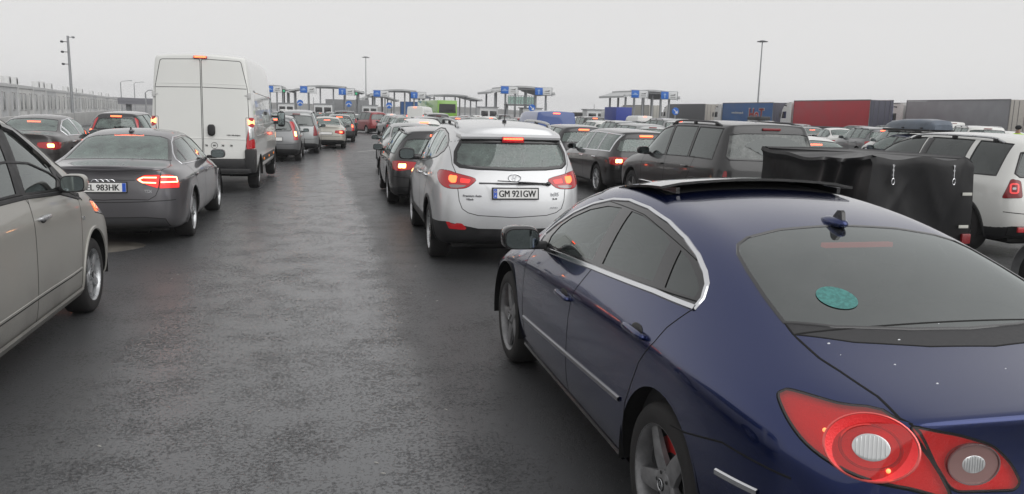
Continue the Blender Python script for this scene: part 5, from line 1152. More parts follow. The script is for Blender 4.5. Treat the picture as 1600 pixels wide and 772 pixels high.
# spare wheel on the white off-roader, load and boxes on roofs: things of their own
q = at(1548, 33); m = MB(); m.lathe([(0, .02), (-.02, .26), (-.10, .34), (-.16, .33), (-.18, .2), (-.18, 0)], 'y', n=28); sw = m.build('spare_wheel', WHIT, None, loc=(q.x - .02, q.y - .05, gz(q.y) + 1.02)); sw.rotation_euler.z = T - .42; tag(sw, 'white covered spare wheel on the back of the off-roader', 'spare wheel')
q = at(1508, 22.5); bx = thing('roof_box', 'long grey blue roof box on the navy saloon', 'roof box', (q.x + .12, q.y + 1.95, gz(q.y) + 1.50), T - .0)
BOXM = simple('roof_box_grey_blue', (.10, .125, .16), .38, var=.2, vscale=4, coat=.2)
m = MB(); secs = [(-1.08, .30, .15, .0), (-.95, .40, .27, .0), (-.5, .44, .31, .0), (.25, .43, .30, .0), (.8, .38, .23, .02), (1.1, .27, .12, .04)]; vs = []; nn_ = 14
for y, w, h, z0 in secs:
    for i in range(nn_ + 1):
        a = math.pi * i / nn_; vs.append((-w * math.copysign(abs(math.cos(a)) ** .5, math.cos(a)), y, .10 + z0 + h * abs(math.sin(a)) ** .55))
k = nn_ + 1; m.add(vs, [(i * k + j, i * k + j + 1, (i + 1) * k + j + 1, (i + 1) * k + j) for i in range(len(secs) - 1) for j in range(nn_)] + [tuple(range(k)), tuple(range(5 * k + k - 1, 5 * k - 1, -1))]); m.build('lid', BOXM, bx)
m = MB(); m.box((0, .03, .07), (.84, 2.05, .07), None, .02); m.build('tray', BLK, bx)
for y in (-.45, .55): m = MB(); m.box((0, y, .0), (1.15, .05, .04)); m.build('roof_bar', BLK, bx)
for y in (-.7, .1): m = MB(); m.box((-.447, y, .14), (.02, .10, .035), None, .006); m.build('catch', BLK, bx)
q = at(908, 64); m = MB(); m.box((0, 0, .16), (.95, 1.3, .30), None, .1); tag(m.build('roof_load', BLK, None, loc=(q.x, q.y + 1.6, gz(q.y) + 1.73)), 'black load strapped on the roof of the white off-roader', 'roof load')
q = at(1204, 58); m = MB(); m.box((0, 0, .16), (.85, 1.9, .28), None, .1); tag(m.build('roof_box', BLK, None, loc=(q.x, q.y + 1.6, gz(q.y) + 1.73)), 'black roof box on the white car under the red letters', 'roof box')
# ------------------------------------------------------------------ wet asphalt apron, patches, paint marks, hills
m, t = newmat('wet_asphalt'); b = pbsdf(t, (.05, .05, .05), .4, spec=.5)
oc = t.nodes.new('ShaderNodeTexCoord'); P = oc.outputs['Object']
sp = t.nodes.new('ShaderNodeSeparateXYZ'); link(t, P, sp.inputs[0])
mp = t.nodes.new('ShaderNodeMapping'); link(t, P, mp.inputs[0]); mp.inputs['Scale'].default_value = (1, .25, 1)
big = noise(t, .35, 5, .6, mp.outputs[0]); med = noise(t, 2.0, 5, .65, P); fine = noise(t, 48, 4, .75, P); grit = noise(t, 140, 2, .6, P); fleck = noise(t, 17, 5, .75, P)
vor = t.nodes.new('ShaderNodeTexVoronoi'); vor.inputs['Scale'].default_value = 70; link(t, P, vor.inputs['Vector'])
wob = math_(t, 'MULTIPLY', math_(t, 'SUBTRACT', noise(t, .9, 4, .6, P).outputs[0], .5), .5)
xs = math_(t, 'ADD', sp.outputs['X'], wob)
lane = ramp(t, math_(t, 'ADD', math_(t, 'MULTIPLY', xs, .1), .5), [(.30, .10), (.41, .60), (.535, 1.), (.575, .10)])   # smooth pale lane between rougher strips
wet = math_(t, 'ADD', math_(t, 'MULTIPLY', lane.outputs[0], .72), math_(t, 'MULTIPLY', big.outputs[0], .35))
pit = ramp(t, math_(t, 'ADD', math_(t, 'MULTIPLY', fine.outputs[0], .62), math_(t, 'ADD', math_(t, 'MULTIPLY', fleck.outputs[0], .30), math_(t, 'MULTIPLY', med.outputs[0], .30))), [(.49, 0.), (.60, 1.)])
colr = t.nodes.new('ShaderNodeMixRGB'); link(t, math_(t, 'MULTIPLY', math_(t, 'ADD', math_(t, 'MULTIPLY', wet, .85), .17), pit.outputs[0]), colr.inputs[0])
colr.inputs[1].default_value = (.022, .0225, .0235, 1); colr.inputs[2].default_value = (.142, .145, .150, 1)
spk = ramp(t, vor.outputs['Distance'], [(.0, 1.), (.18, 1.), (.3, 0.)]); rnd = ramp(t, vor.outputs['Color'], [(.80, 0.), (.86, 1.)])
c2 = t.nodes.new('ShaderNodeMixRGB'); link(t, math_(t, 'MULTIPLY', math_(t, 'MULTIPLY', spk.outputs[0], rnd.outputs[0]), .5), c2.inputs[0]); link(t, colr.outputs[0], c2.inputs[1]); c2.inputs[2].default_value = (.13, .13, .13, 1)
link(t, c2.outputs[0], b.inputs['Base Color'])
ro = ramp(t, math_(t, 'MULTIPLY', wet, pit.outputs[0]), [(.05, .5), (.55, .21)]); link(t, ro.outputs[0], b.inputs['Roughness'])
bp = t.nodes.new('ShaderNodeBump'); bp.inputs['Strength'].default_value = .6; bp.inputs['Distance'].default_value = .004
link(t, math_(t, 'ADD', math_(t, 'MULTIPLY', pit.outputs[0], .9), math_(t, 'MULTIPLY', grit.outputs[0], .5)), bp.inputs['Height']); link(t, bp.outputs[0], b.inputs['Normal'])
out(t, b.outputs[0]); ASPH = m
g = MB(); ys = [-60, 12, 302, 3000]; vs = []
for y in ys: vs += [(-2500, y, gz(y)), (2500, y, gz(y))]
g.add(vs, [(0, 1, 3, 2), (2, 3, 5, 4), (4, 5, 7, 6)]); go = g.build('ground', ASPH, smooth=False); tag(go, 'wet dark asphalt apron under all the vehicles', kind='structure')
# pale slab of worn concrete round a drain
m = MB(); pts = [(-3.0, 10.55), (-2.6, 10.40), (-2.32, 10.62), (-2.22, 10.9), (-2.4, 11.15), (-2.75, 11.4), (-3.1, 11.3)]
m.prism(spline([(x, y, 0) for x, y in pts], 5, True), .0, .004); tag(m.build('concrete_patch', simple('wet_concrete', (.13, .12, .105), .5, var=.35, vscale=5, bump=.3), smooth=False), 'pale worn concrete patch in the asphalt', kind='structure')
m = MB(); WLINE = simple('road_paint', (.5, .5, .49), .6, var=.3, vscale=3)
for (x, y, l, a) in ((2.1, 36.6, 2.2, -.55), (1.6, 62, 3, 0), (5.2, 70, 3, 0)):
    Mx = Matrix.Translation((x, y, gz(y) + .005)) @ Matrix.Rotation(math.atan(-.004), 4, 'X') @ Matrix.Rotation(a, 4, 'Z'); m.add([(-.07, -l / 2, 0), (.07, -l / 2, 0), (.07, l / 2, 0), (-.07, l / 2, 0)], [(0, 1, 2, 3)], Mx)
tag(m.build('road_markings', WLINE, smooth=False), 'short white lane dashes on the asphalt', kind='structure')
# scattered chips and leaves on the wet surface
m = MB()
for i in range(45):
    y = random.uniform(3, 14); x = random.uniform(-1.6, 1.2); r = random.uniform(.004, .010); a = random.random() * 3
    Mx = Matrix.Translation((x, y, gz(y) + .002)) @ Matrix.Rotation(a, 4, 'Z'); m.blob((0, 0, 0), (r * 1.8, r * .7, .003), 1, 1, Mx, 7, 4)
tag(m.build('litter_chips', simple('pale_chip', (.33, .32, .30), .6), smooth=True), 'small pale chips and bits of litter on the asphalt', kind='stuff')
# low ridge on the horizon
m = MB(); vs = []; N = 90; D = 760
for i in range(N + 1):
    az = -.45 + 1.5 * i / N; h = 2.6 + 1.5 * math.sin(i * .21) + .9 * math.sin(i * .53 + 1) + 3.5 * max(0, 1 - abs(az + .12) / .28)
    for dd, hh in ((0, -2.5), (40, h * .8), (90, h), (190, -3)): vs.append(((D + dd) * math.sin(az), (D + dd) * math.cos(az), hh))
m.add(vs, [(i * 4 + j, (i + 1) * 4 + j, (i + 1) * 4 + j + 1, i * 4 + j + 1) for i in range(N) for j in range(3)])
tag(m.build('hills', simple('winter_field', (.11, .11, .10), .9, var=.3, vscale=.02)), 'low grey ridge on the horizon', kind='structure')
# ------------------------------------------------------------------ covered trailer on the right
def tarp_trailer():
    p = at(1370, 7.55); W, Ln, z0, z1 = 1.16, 1.95, .62, 1.49; x0 = p.x; y0 = p.y
    t = thing('luggage_trailer', 'small trailer under a tall black tarpaulin, between the blue saloon and the white SUV', 'trailer', (x0 + W / 2, y0 + Ln / 2, 0), -.0)
    mt, n_ = newmat('black_tarpaulin'); b = pbsdf(n_, (.008, .008, .009), .38, spec=.35); oc = n_.nodes.new('ShaderNodeTexCoord'); mp = n_.nodes.new('ShaderNodeMapping'); link(n_, oc.outputs['Object'], mp.inputs[0]); mp.inputs['Scale'].default_value = (.7, .7, .6); mp.inputs['Rotation'].default_value = (.5, .3, 0)
    nz = noise(n_, 2.6, 3, .55, mp.outputs[0]); n2 = noise(n_, 500, 1, .5, oc.outputs['Object']); bp = n_.nodes.new('ShaderNodeBump'); bp.inputs['Strength'].default_value = .45; bp.inputs['Distance'].default_value = .05; link(n_, nz.outputs[0], bp.inputs['Height']); b2 = n_.nodes.new('ShaderNodeBump'); b2.inputs['Strength'].default_value = .15; b2.inputs['Distance'].default_value = .002; link(n_, n2.outputs[0], b2.inputs['Height']); link(n_, bp.outputs[0], b2.inputs['Normal']); link(n_, b2.outputs[0], b.inputs['Normal']); out(n_, b.outputs[0])
    # cover: a grid box with sagging sheet between the frame and folds gathered at the front left
    bm = bmesh.new(); nu, nv = 44, 22; per = [(-W / 2, Ln / 2), (-W / 2, -Ln / 2), (W / 2, -Ln / 2), (W / 2, Ln / 2)]
    def ringpt(s):
        tot = [Ln, W, Ln, W]; L4 = sum(tot); s = s % 1 * L4
        for i in range(4):
            if s <= tot[i]: a, c_ = per[i], per[(i + 1) % 4]; return V((a[0] + (c_[0] - a[0]) * s / tot[i], a[1] + (c_[1] - a[1]) * s / tot[i], 0)), i, s / tot[i]
            s -= tot[i]
    NS = 150; rows = []
    for j in range(nv + 1):
        v = j / nv; row = []
        for i in range(NS):
            q, sd, u = ringpt(i / NS); z = z0 + (z1 - z0) * min(1, v * 1.04); nrm = [V((-1, 0, 0)), V((0, -1, 0)), V((1, 0, 0)), V((0, 1, 0))][sd]
            k = 0.
            if sd == 0:
                k += -.05 * math.sin(math.pi * u) * math.sin(math.pi * min(v * 1.05, 1)) + .045 * math.sin(u * 11 + v * 6) * (1 - v) + .06 * math.exp(-((u - .86 + .30 * (1 - v)) / .045) ** 2) + .055 * math.exp(-((u - .70 + .25 * (1 - v)) / .05) ** 2) - .02 * math.exp(-((u - .93 + .2 * (1 - v)) / .04) ** 2)
                z -= (.065 * math.sin(math.pi * u) + .012 * math.sin(u * 17)) * v + .0 ; 
                if v > .86: k += .035 * math.sin((v - .86) / .14 * math.pi)
            if sd == 2: z -= .08 * math.exp(-(u * Ln / .07) ** 2) * v ** 6
            if sd == 1: z -= .08 * math.exp(-((1 - u) * W / .07) ** 2) * v ** 6; z -= .018 * (1 - math.cos(u * 13)) * v; k += .022 * math.sin(u * 7 + v * 4) + .03 * math.exp(-((u - .30 - .5 * (v - .6)) / .035) ** 2) * (1 - v) + .028 * math.exp(-((u - .62 + .35 * (v - .5)) / .04) ** 2) * min(1, 2 * v) * (1 - v) + .018 * math.exp(-((u - .12 - .35 * (1 - v)) / .06) ** 2) + .016 * math.exp(-((u - .9 + .25 * (1 - v)) / .07) ** 2)
            w_ = max(0, (v - .84) / .16); p_ = q + nrm * (k - .045 * w_ ** 3); p_.z = z - .03 * w_ ** 4; sc = 1
            row.append(bm.verts.new((p_.x * sc, p_.y * sc, p_.z)))
        rows.append(row)
    for j in range(nv):
        for i in range(NS): bm.faces.new((rows[j][i], rows[j][(i + 1) % NS], rows[j + 1][(i + 1) % NS], rows[j + 1][i]))
    c0 = bm.verts.new((0, 0, z1 - .02)); 
    for i in range(NS): bm.faces.new((rows[-1][i], rows[-1][(i + 1) % NS], c0))
    m = MB(); m.bm(bm); bm.free(); m.build('tarpaulin', mt, t, ang=50)
    m = MB(); m.box((0, 0, .5), (W, Ln, .24), None, .01); m.box((0, -Ln / 2, .42), (W, .05, .1)); m.tube([(0, Ln / 2 - .1, .42), (0, Ln / 2 + 1.1, .42)], .035); m.build('trailer_bed', simple('galvanised', (.35, .36, .37), .45, metal=.7, var=.2), t)
    for sg in (-1, 1):
        w = MB(); w.lathe([(.07, .14), (.075, .26), (.05, .28), (-.05, .28), (-.075, .26), (-.07, .14), (-.02, .06), (-.02, 0)], 'x', (sg * (W / 2 + .1), -.1, .28), 28); w.build('wheel', RUB, t)
        w = MB(); w.lathe([(-.09, .34), (.09, .34), (.09, .31)], 'x', (sg * (W / 2 + .1), -.1, .28), 16, a0=R(0), a1=R(180)); w.build('mudguard', GPL, t)
    for x in (-.36, .32):
        m = MB(); z = z1 - .10
        for i in range(3): m.tube([V((x + .009 * math.cos(a), -Ln / 2 - .02, z - i * .045 + .009 * math.sin(a))) for a in [k * math.pi / 4 for k in range(9)]], .0035, 5)
        m.tube([V((x + .016 * math.cos(a), -Ln / 2 - .03, z - .15 + .03 * math.sin(a))) for a in [k * math.pi / 6 for k in range(13)]], .005, 6); m.tube([(x, -Ln / 2 - .02, z), (x, -Ln / 2 - .03, z - .13)], .004, 5); m.build('eyelet_hook', CHR, t)
    for z in (1.12, .80): m = MB(); m.box((W / 2 - .09, -Ln / 2 - .03, z), (.11, .012, .03), None, .004); m.build('strap_end', simple('strap_white', (.55, .55, .5), .6), t)
    m = MB(); m.box((W / 2 - .05, -Ln / 2 - .03, .68), (.10, .03, .10), None, .01); m.build('marker_lamp', REDM, t)
    # second small axle piece beside the white SUV
    q = ground(1622, 485); s = thing('trailer_wheel', 'black tyre under a curved grey mudguard below the white SUV bumper', 'wheel', (q.x + .12, q.y + .1, 0), -.25); s.scale = (.88, .88, .88)
    m = MB(); m.lathe([(.09, .16), (.10, .30), (.06, .335), (-.06, .335), (-.10, .30), (-.09, .16), (-.03, .08), (-.03, 0)], 'x', (0, 0, .335), 32); m.build('tyre', RUB, s)
    m = MB(); m.lathe([(-.13, .40), (-.12, .425), (.12, .425), (.13, .40)], 'x', (0, 0, .335), 20, a0=R(-15), a1=R(120)); m.build('mudguard', simple('mudguard_grey', (.20, .205, .21), .5, var=.2), s)
    # wiped arc on the off-roader's rear window
tarp_trailer()

# ------------------------------------------------------------------ lorries
WCAB = simple('cab_white', (.66, .66, .64), .4, coat=.6, var=.08)
def lorry(px, d, side_m, tail_m, label, cab=WCAB, rz=T, text=None, tailtext=None, H=4.0, Ln=13.6, withcab=True):
    p = at(px, d); g = gz(p.y); t = thing('lorry', label, 'lorry', (p.x + 1.27, p.y, g), rz, 'lorries queueing on the right')
    m = MB(); m.box((0, Ln / 2, 2.60), (2.48, Ln - .06, H - 1.27), None, .02); m.build('curtain', side_m, t)
    m = MB()
    for sg in (-1, 1):
        m.box((sg * 1.245, Ln / 2, H - .04), (.07, Ln, .10)); m.box((sg * 1.245, Ln / 2, 1.20), (.07, Ln, .12))
        for y in (.03, Ln - .03): m.box((sg * 1.245, y, H / 2 + .6), (.06, .06, H - 1.2))
    m.build('frame', simple('trailer_frame', (.17, .17, .18), .5), t)
    m = MB()
    for i in range(1, 12):
        for sg in (-1, 1): m.box((sg * 1.241, Ln * i / 12, H / 2 + .62), (.004, .02, H - 1.4))
    m.build('curtain_strap', side_m, t)
    m = MB(); m.box((0, -.03, H / 2 + .6), (2.44, .05, H - 1.28), None, .01); m.build('rear_doors', tail_m, t); m = MB()
    for x in (-.9, -.35, .35, .9): m.tube([(x, -.07, 1.3), (x, -.07, H - .1)], .02, 6)
    m.build('door_bar', simple('bar_steel', (.10, .10, .11), .5), t)
    m = MB(); m.box((0, Ln / 2, 1.02), (1.0, Ln, .2)); m.box((0, .1, .62), (2.3, .1, .16)); m.build('chassis', BLK, t)
    for sg in (-1, 1):
        m = MB(); m.box((sg * .95, -.02, 1.0), (.40, .06, .14), None, .01); m.build('tail_lamp', REDM, t)
        m = MB(); m.box((sg * 1.12, 6.2, .75), (.05, 4.5, .55), None, .01); m.build('side_guard', simple('guard_alu', (.35, .35, .36), .5, metal=.5), t)
    wl = [2.0, 3.3, 4.6] + ([Ln + 1.0 - .9, Ln + 2.9 + .3] if withcab else [])
    for y in wl:
        for sg in (-1, 1): m = MB(); m.lathe([(.15, .30), (.16, .45), (.12, .5), (-.12, .5), (-.16, .45), (-.15, .3), (-.05, .25), (-.05, 0)], 'x', (sg * 1.05, y, .5), 20); m.build('wheel', RUB, t)
    if text:
        M = frame((-1.262, 0, 0), (0, -1, 0), (0, 0, 1))
        for nm, tx, y, z, sz, mt, ex in text: m = MB(); m.text(tx, sz, M @ Matrix.Translation((-y, z, ex)), .01, fat=(.09 if mt is LWHT else .04) if sz > 1.5 else .012); m.build(nm, mt, t, smooth=False)
    if tailtext: m = MB(); m.text(tailtext[0], .55, frame((0, -.075, 2.6), (1, 0, 0), (0, 0, 1)), .005); m.build('lettering', tailtext[1], t, smooth=False)
    if withcab:
        y0 = Ln + .55; m = MB(); pr = [(0, .9), (2.15, .9), (2.25, 1.3), (2.2, 1.9), (1.95, 3.0), (1.55, 3.55), (.6, 3.85), (0, 3.85)]
        M = Matrix(((0, 0, 1, 0), (1, 0, 0, y0), (0, 1, 0, 0), (0, 0, 0, 1))); bm = bmesh.new(); mm = MB(); mm.prism(pr, -1.22, 1.22, M); me = bpy.data.meshes.new('x'); me.from_pydata(mm.v, [], mm.f); bm.from_mesh(me); bmesh.ops.recalc_face_normals(bm, faces=bm.faces); bmesh.ops.bevel(bm, geom=bm.edges[:], offset=.1, segments=2, affect='EDGES'); m.bm(bm); bm.free(); bpy.data.meshes.remove(me); m.build('cab', cab, t)
        for sg in (-1, 1):
            m = MB(); m.prism([(y0 + .95, 2.0), (y0 + 1.85, 2.0), (y0 + 1.72, 2.75), (y0 + .95, 2.78)], sg * 1.215 - .006, sg * 1.215 + .015, Matrix(((0, 0, 1, 0), (1, 0, 0, 0), (0, 1, 0, 0), (0, 0, 0, 1)))); m.build('side_window', DKT if False else GBLK, t, smooth=False)
            m = MB(); m.prism([(y0 + .9, 3.35), (y0 + 1.55, 3.42), (y0 + 1.5, 3.55), (y0 + 1.0, 3.52)], sg * 1.215 - .006, sg * 1.215 + .012, Matrix(((0, 0, 1, 0), (1, 0, 0, 0), (0, 1, 0, 0), (0, 0, 0, 1)))); m.build('roof_slot', GBLK, t, smooth=False)
            m = MB(); m.box((sg * 1.42, y0 + 1.95, 2.35), (.22, .1, .62), None, .04); m.box((sg * 1.3, y0 + 1.98, 2.6), (.25, .05, .05)); m.build('wing_mirror', GPL, t)
            m = MB(); m.box((sg * 1.2, y0 + .15, 2.35), (.05, .5, 2.7), None, .01); m.build('wind_deflector', cab, t)
        m = MB(); m.prism([(-1.05, 2.0), (1.05, 2.0), (1.0, 2.9), (-1.0, 2.9)], 0, .02, frame((0, y0 + 2.2, .02), (-1, 0, 0), (0, -.22, 1))); m.build('windscreen', GBLK, t, smooth=False)
    return t
RCUR = simple('curtain_red', (.42, .018, .03), .5, var=.12, vscale=.8); BCUR = simple('curtain_blue', (.01, .09, .27), .5, var=.15, vscale=.8); GCUR = simple('curtain_grey', (.27, .275, .29), .55, var=.12, vscale=.7); DCUR = simple('curtain_dark_grey', (.105, .108, .115), .55, var=.12, vscale=.7)
PCUR = simple('curtain_pale', (.40, .39, .35), .6, var=.08, vscale=.7); NAVD = simple('doors_navy', (.045, .045, .07), .5, var=.15); BEID = simple('doors_beige', (.33, .31, .28), .55, var=.1); WHD = simple('doors_white', (.62, .60, .58), .5, var=.05)
LRED = simple('letters_red', (.60, .03, .02), .5); LWHT = simple('letters_white', (.7, .7, .7), .5)
HOTT = [('big_letters', 'HoT', 4.1, 1.75, 2.15, LWHT, .0), ('big_letters', 'HoT', 4.05, 1.80, 2.05, LRED, .015), ('web_address', 'www.hoteurope.sk', 9.2, 2.55, .42, LWHT, 0)]
lorry(1358, 79, RCUR, NAVD, 'lorry with a plain red curtain side and navy rear doors')
lorry(1207, 101, BCUR, NAVD, 'blue lorry with big red and white letters on its side', text=HOTT)
lorry(1575, 73, GCUR, BEID, 'lorry with a light grey curtain side and white cab, farthest right', H=4.15)
lorry(1101, 122, DCUR, BEID, 'lorry with a dark grey curtain side, left of the blue one')
lorry(1013, 146, PCUR, PCUR, 'pale lorry under the right hand canopy')
lorry(1422, 88, WHD, WHD, 'white lorry seen past the tail of the red one, with a large letter N', text=[('lettering', "N'", 6.0, 2.3, 1.3, INK, 0), ('blue_panel', ' ', 8, 2, .5, INK, 0)][:1])
q = at(975, 112); t = thing('box_lorry', 'small lorry with a plain blue box body under the right canopy', 'lorry', (q.x, q.y, gz(q.y)), T)
m = MB(); m.box((0, 2.5, 2.05), (2.3, 5, 2.1), None, .04); m.build('box_body', VBLU if False else simple('box_blue', (.02, .045, .30), .5, var=.1), t); m = MB(); m.box((0, 6.1, 1.6), (2.1, 1.9, 2.0), None, .2); m.build('cab', WCAB, t); m = MB(); m.box((0, 3, .8), (1.0, 6.5, .3)); m.build('chassis', BLK, t)
for y in (1.2, 6.1):
    for sg in (-1, 1): m = MB(); m.lathe([(.12, .2), (.13, .38), (-.13, .38), (-.12, .2), (-.05, 0)], 'x', (sg * .95, y, .38), 16); m.build('wheel', RUB, t)
q = at(1386, 84); m = MB(); m.box((0, 0, 1.05), (1.15, .05, 2.1), None, .02); o = m.build('blue_panel', PBLUE, None, loc=(q.x, q.y, gz(q.y) + 1.55)); tag(o, 'upright blue flag panel with yellow stars beside the red lorry tail', 'panel')
m = MB()
for i in range(12): a = i * math.pi / 6; m.lathe([(-.03, .0), (-.035, .045), (-.03, .05)], 'y', (.24 * math.cos(a), 0, 1.05 + .24 * math.sin(a)), 6)
m.build('star_ring', GOLD, o)
# long pale lorry and blue lorry far behind the canopies
q = at(508, 170); t = thing('lorry', 'long grey lorry far behind the second canopy', 'lorry', (q.x, q.y, gz(q.y)), 0, 'lorries queueing on the right'); m = MB(); m.box((4.6, 1.2, 2.7), (9.0, 2.5, 2.7), None, .03); m.build('box_body', simple('far_grey', (.22, .225, .23), .6), t); m = MB(); m.box((-1.2, 1.2, 2.0), (2.2, 2.4, 2.2), None, .15); m.build('cab', simple('far_red', (.25, .05, .05), .5), t); m = MB(); m.box((4, 1.2, .9), (10, 1, .5)); m.build('chassis', BLK, t)
q = at(627, 150); t = thing('lorry', 'blue lorry behind the white panel van and the green bus', 'lorry', (q.x, q.y, gz(q.y)), 0, 'lorries queueing on the right'); m = MB(); m.box((3.6, 1.2, 2.35), (7.2, 2.5, 2.6), None, .03); m.build('box_body', simple('far_blue', (.02, .13, .40), .5), t); m = MB(); m.box((6, 1.2, .8), (12, 1, .5)); m.build('chassis', BLK, t)
# green bus
q = at(699, 100); t = thing('coach', 'lime green coach seen from behind under the far canopy', 'bus', (q.x, q.y, gz(q.y)), .09)
m = MB(); m.box((0, 6, 1.85), (2.5, 12, 2.9), None, .12); m.build('body', BUSG, t); m = MB(); m.prism([(-1.08, 1.75), (1.08, 1.75), (1.02, 2.85), (-1.02, 2.85)], -.03, .0, frame((0, -.01, 0), (1, 0, 0), (0, 0, 1))); m.build('rear_window', GBLK, t, smooth=False)
for i in range(4): m = MB(); m.box((1.25, 1.9 + i * 2.7, 2.3), (.03, 2.5, 1.1), None, .01); m.build('side_window', GBLK, t)
for sg in (-1, 1):
    m = MB(); m.box((sg * 1.05, -.02, 1.2), (.22, .05, .5), None, .02); m.build('tail_lamp', REDM, t)
    for y in (2.6, 9.2): m = MB(); m.lathe([(.12, .3), (.13, .5), (-.13, .5), (-.12, .3), (-.05, 0)], 'x', (sg * 1.1, y, .5), 18); m.build('wheel', RUB, t)
m = MB(); m.box((0, .0, .55), (2.4, .1, .35), None, .03); m.build('bumper', GPL, t)
# white panel van beyond
q = at(648, 84); copy_of(vn, 'tall white panel van far off, left of the green coach', (q.x, q.y, gz(q.y)), -.42, WHIT).scale = (1.05, 1.0, 1.22)

# ------------------------------------------------------------------ border gates
STEEL = simple('gate_steel', (.30, .31, .32), .5, metal=.3, var=.15); ROOFM = simple('gate_roof', (.46, .47, .47), .55, var=.12, vscale=.5); UND = simple('gate_soffit', (.16, .165, .17), .7)
SBLUE = simple('sign_blue', (.008, .13, .52), .45); SWHT = simple('sign_white', (.66, .67, .67), .5); SGRN = simple('light_green', (.02, .25, .12), .3, emit=(.05, .8, .35), es=.25); SBLK = simple('sign_dark', (.03, .03, .03), .5)
def canopy(px, d, w, h, label, side_w=None, rz=0.):
    p = at(px, d); t = thing('gate_canopy', label, 'canopy', (p.x, p.y, gz(p.y)), rz, 'canopies over the border gates')
    sw = side_w or w * .24; mw = w - 2 * sw
    def slab(nm, x0, x1, zf, y0=-2.2, y1=9., mat=ROOFM):
        n = 10; vs = []
        for i in range(n + 1):
            x = x0 + (x1 - x0) * i / n; z = zf(i / n)
            for yy, dz in ((y0, -.28), (y0, 0), (y1, .05), (y1, -.28)): vs.append((x, yy, z + dz))
        fs = [(i * 4 + j, i * 4 + (j + 1) % 4, (i + 1) * 4 + (j + 1) % 4, (i + 1) * 4 + j) for i in range(n) for j in range(4)] + [(0, 1, 2, 3), (4 * n + 3, 4 * n + 2, 4 * n + 1, 4 * n)]
        m = MB(); m.add(vs, fs); m.build(nm, mat, t, ang=50); m = MB(); m.box(((x0 + x1) / 2, y0 + .2, (zf(0) + zf(1)) / 2 - .34), (abs(x1 - x0) * .96, .2, .2)); m.build('beam', UND, t)
    slab('roof', -mw / 2, mw / 2, lambda u: h + .18 * math.sin(math.pi * u))
    slab('roof_wing', -w / 2, -mw / 2 + .3, lambda u: h - .85 + .75 * u); slab('roof_wing', mw / 2 - .3, w / 2, lambda u: h - .1 - .75 * u)
    for x, zt in ((-mw / 2 + .2, h - .2), (-mw / 6, h), (mw / 6, h), (mw / 2 - .2, h - .2), (-w / 2 + 1.0, h - .8), (w / 2 - 1.0, h - .8)):
        for y in ((-.4, 6.5) if abs(x) > mw * .4 else (-.4,)): m = MB(); m.box((x, y, zt / 2 - .1), (.26, .26, zt - .2)); m.build('post', STEEL, t)
    return t
def board(px, d, z, label, arrow, light=False, dz=0):
    p = at(px, d); g = gz(p.y); o = thing('lane_sign', label, 'sign', (p.x, p.y, g + z), 0, 'lane signs on the gates'); o.scale = (.78, .78, .78)
    m = MB(); m.box((0, 0, 0), (1.5, .12, 1.35), None, .04); s = m.build('blue_panel', SBLUE, o); m = MB(); M = frame((0, -.066, -.1), (1, 0, 0), (0, 0, 1))
    if arrow == 'bar': m.prism([(-.55, -.05), (.55, -.05), (.55, .06), (-.55, .06)], 0, .01, M); m.prism([(-.3, .15), (.3, .15), (.2, .3), (-.2, .3)], 0, .01, M)
    else: m.prism([(-.08, -.4), (.08, -.4), (.08, .2), (-.08, .2)], 0, .01, M); m.prism([(-.3, .15), (.3, .15), (0, .5)], 0, .01, M)
    m.build('arrow', simple('arrow_pale', (.35, .5, .72), .5), s, smooth=False)
    m = MB(); m.box((1.65, 0, 0), (1.7, .1, 1.25), None, .03); s = m.build('white_panel', SWHT, o); m = MB(); M = frame((1.65, -.056, 0), (1, 0, 0), (0, 0, 1))
    m.prism([(-.6, 0), (-.3, .12), (.1, .14), (.6, .35), (.35, .1), (.5, .0)], 0, .01, M); m.prism([(-.5, -.35), (.5, -.35), (.5, -.27), (-.5, -.27)], 0, .01, M); m.build('car_symbol', SBLK, s, smooth=False)
    m = MB(); m.box((.9, .12, .72), (3.6, .1, .1)); m.box((.9, .12, -.72), (3.6, .08, .08)); m.box((2.65, .12, -.1), (.1, .1, 1.7)); m.build('sign_bar', STEEL, o)
    if light: m = MB(); m.box((3.0, 0, -.35), (.75, .15, .75), None, .05); l = m.build('signal_box', SBLK, o); m = MB(); m.lathe([(-.08, .26), (-.1, .2), (-.1, 0)], 'y', (3.0, 0, -.35), 14); m.build('green_light', SGRN, l)
    return o
canopy(428, 150, 7, 5.90, 'gate canopy partly hidden by the white van'); canopy(511, 146, 13.2, 5.95, 'gate canopy with two blue lane signs, right of the van'); canopy(624, 150, 11.0, 5.65, 'gate canopy behind the open lane, left of the green coach'); canopy(702, 172, 13.5, 5.50, 'low long gate canopy over the green coach'); canopy(812, 128, 10.2, 6.00, 'gate canopy with a glass railed platform under it'); canopy(1009, 126, 9.2, 5.80, 'gate canopy over the pale lorry'); canopy(590, 178, 9, 5.10, 'smaller canopy set farther back between two others')
for px, d, z, lab, ar, li in ((422, 140, 5.55, 'lane sign over the van side with a green light', 'bar', 1), (475, 138, 5.55, 'lane sign on the left of the second canopy', 'bar', 0), (535, 138, 5.35, 'lane sign with a green light, right end of the second canopy', 'up', 1), (589, 140, 5.2, 'lane sign on the left of the third canopy', 'bar', 0), (647, 140, 5.05, 'lane sign on the right of the third canopy', 'up', 0), (788, 121, 5.75, 'lane sign left above the raised platform', 'bar', 0), (841, 121, 5.65, 'lane sign right above the raised platform', 'up', 0), (991, 119, 5.55, 'lane sign over the pale lorry, left one', 'bar', 0), (1037, 119, 5.45, 'lane sign over the pale lorry, right one', 'up', 0)):
    board(px, d, z - .42, lab, ar, li)
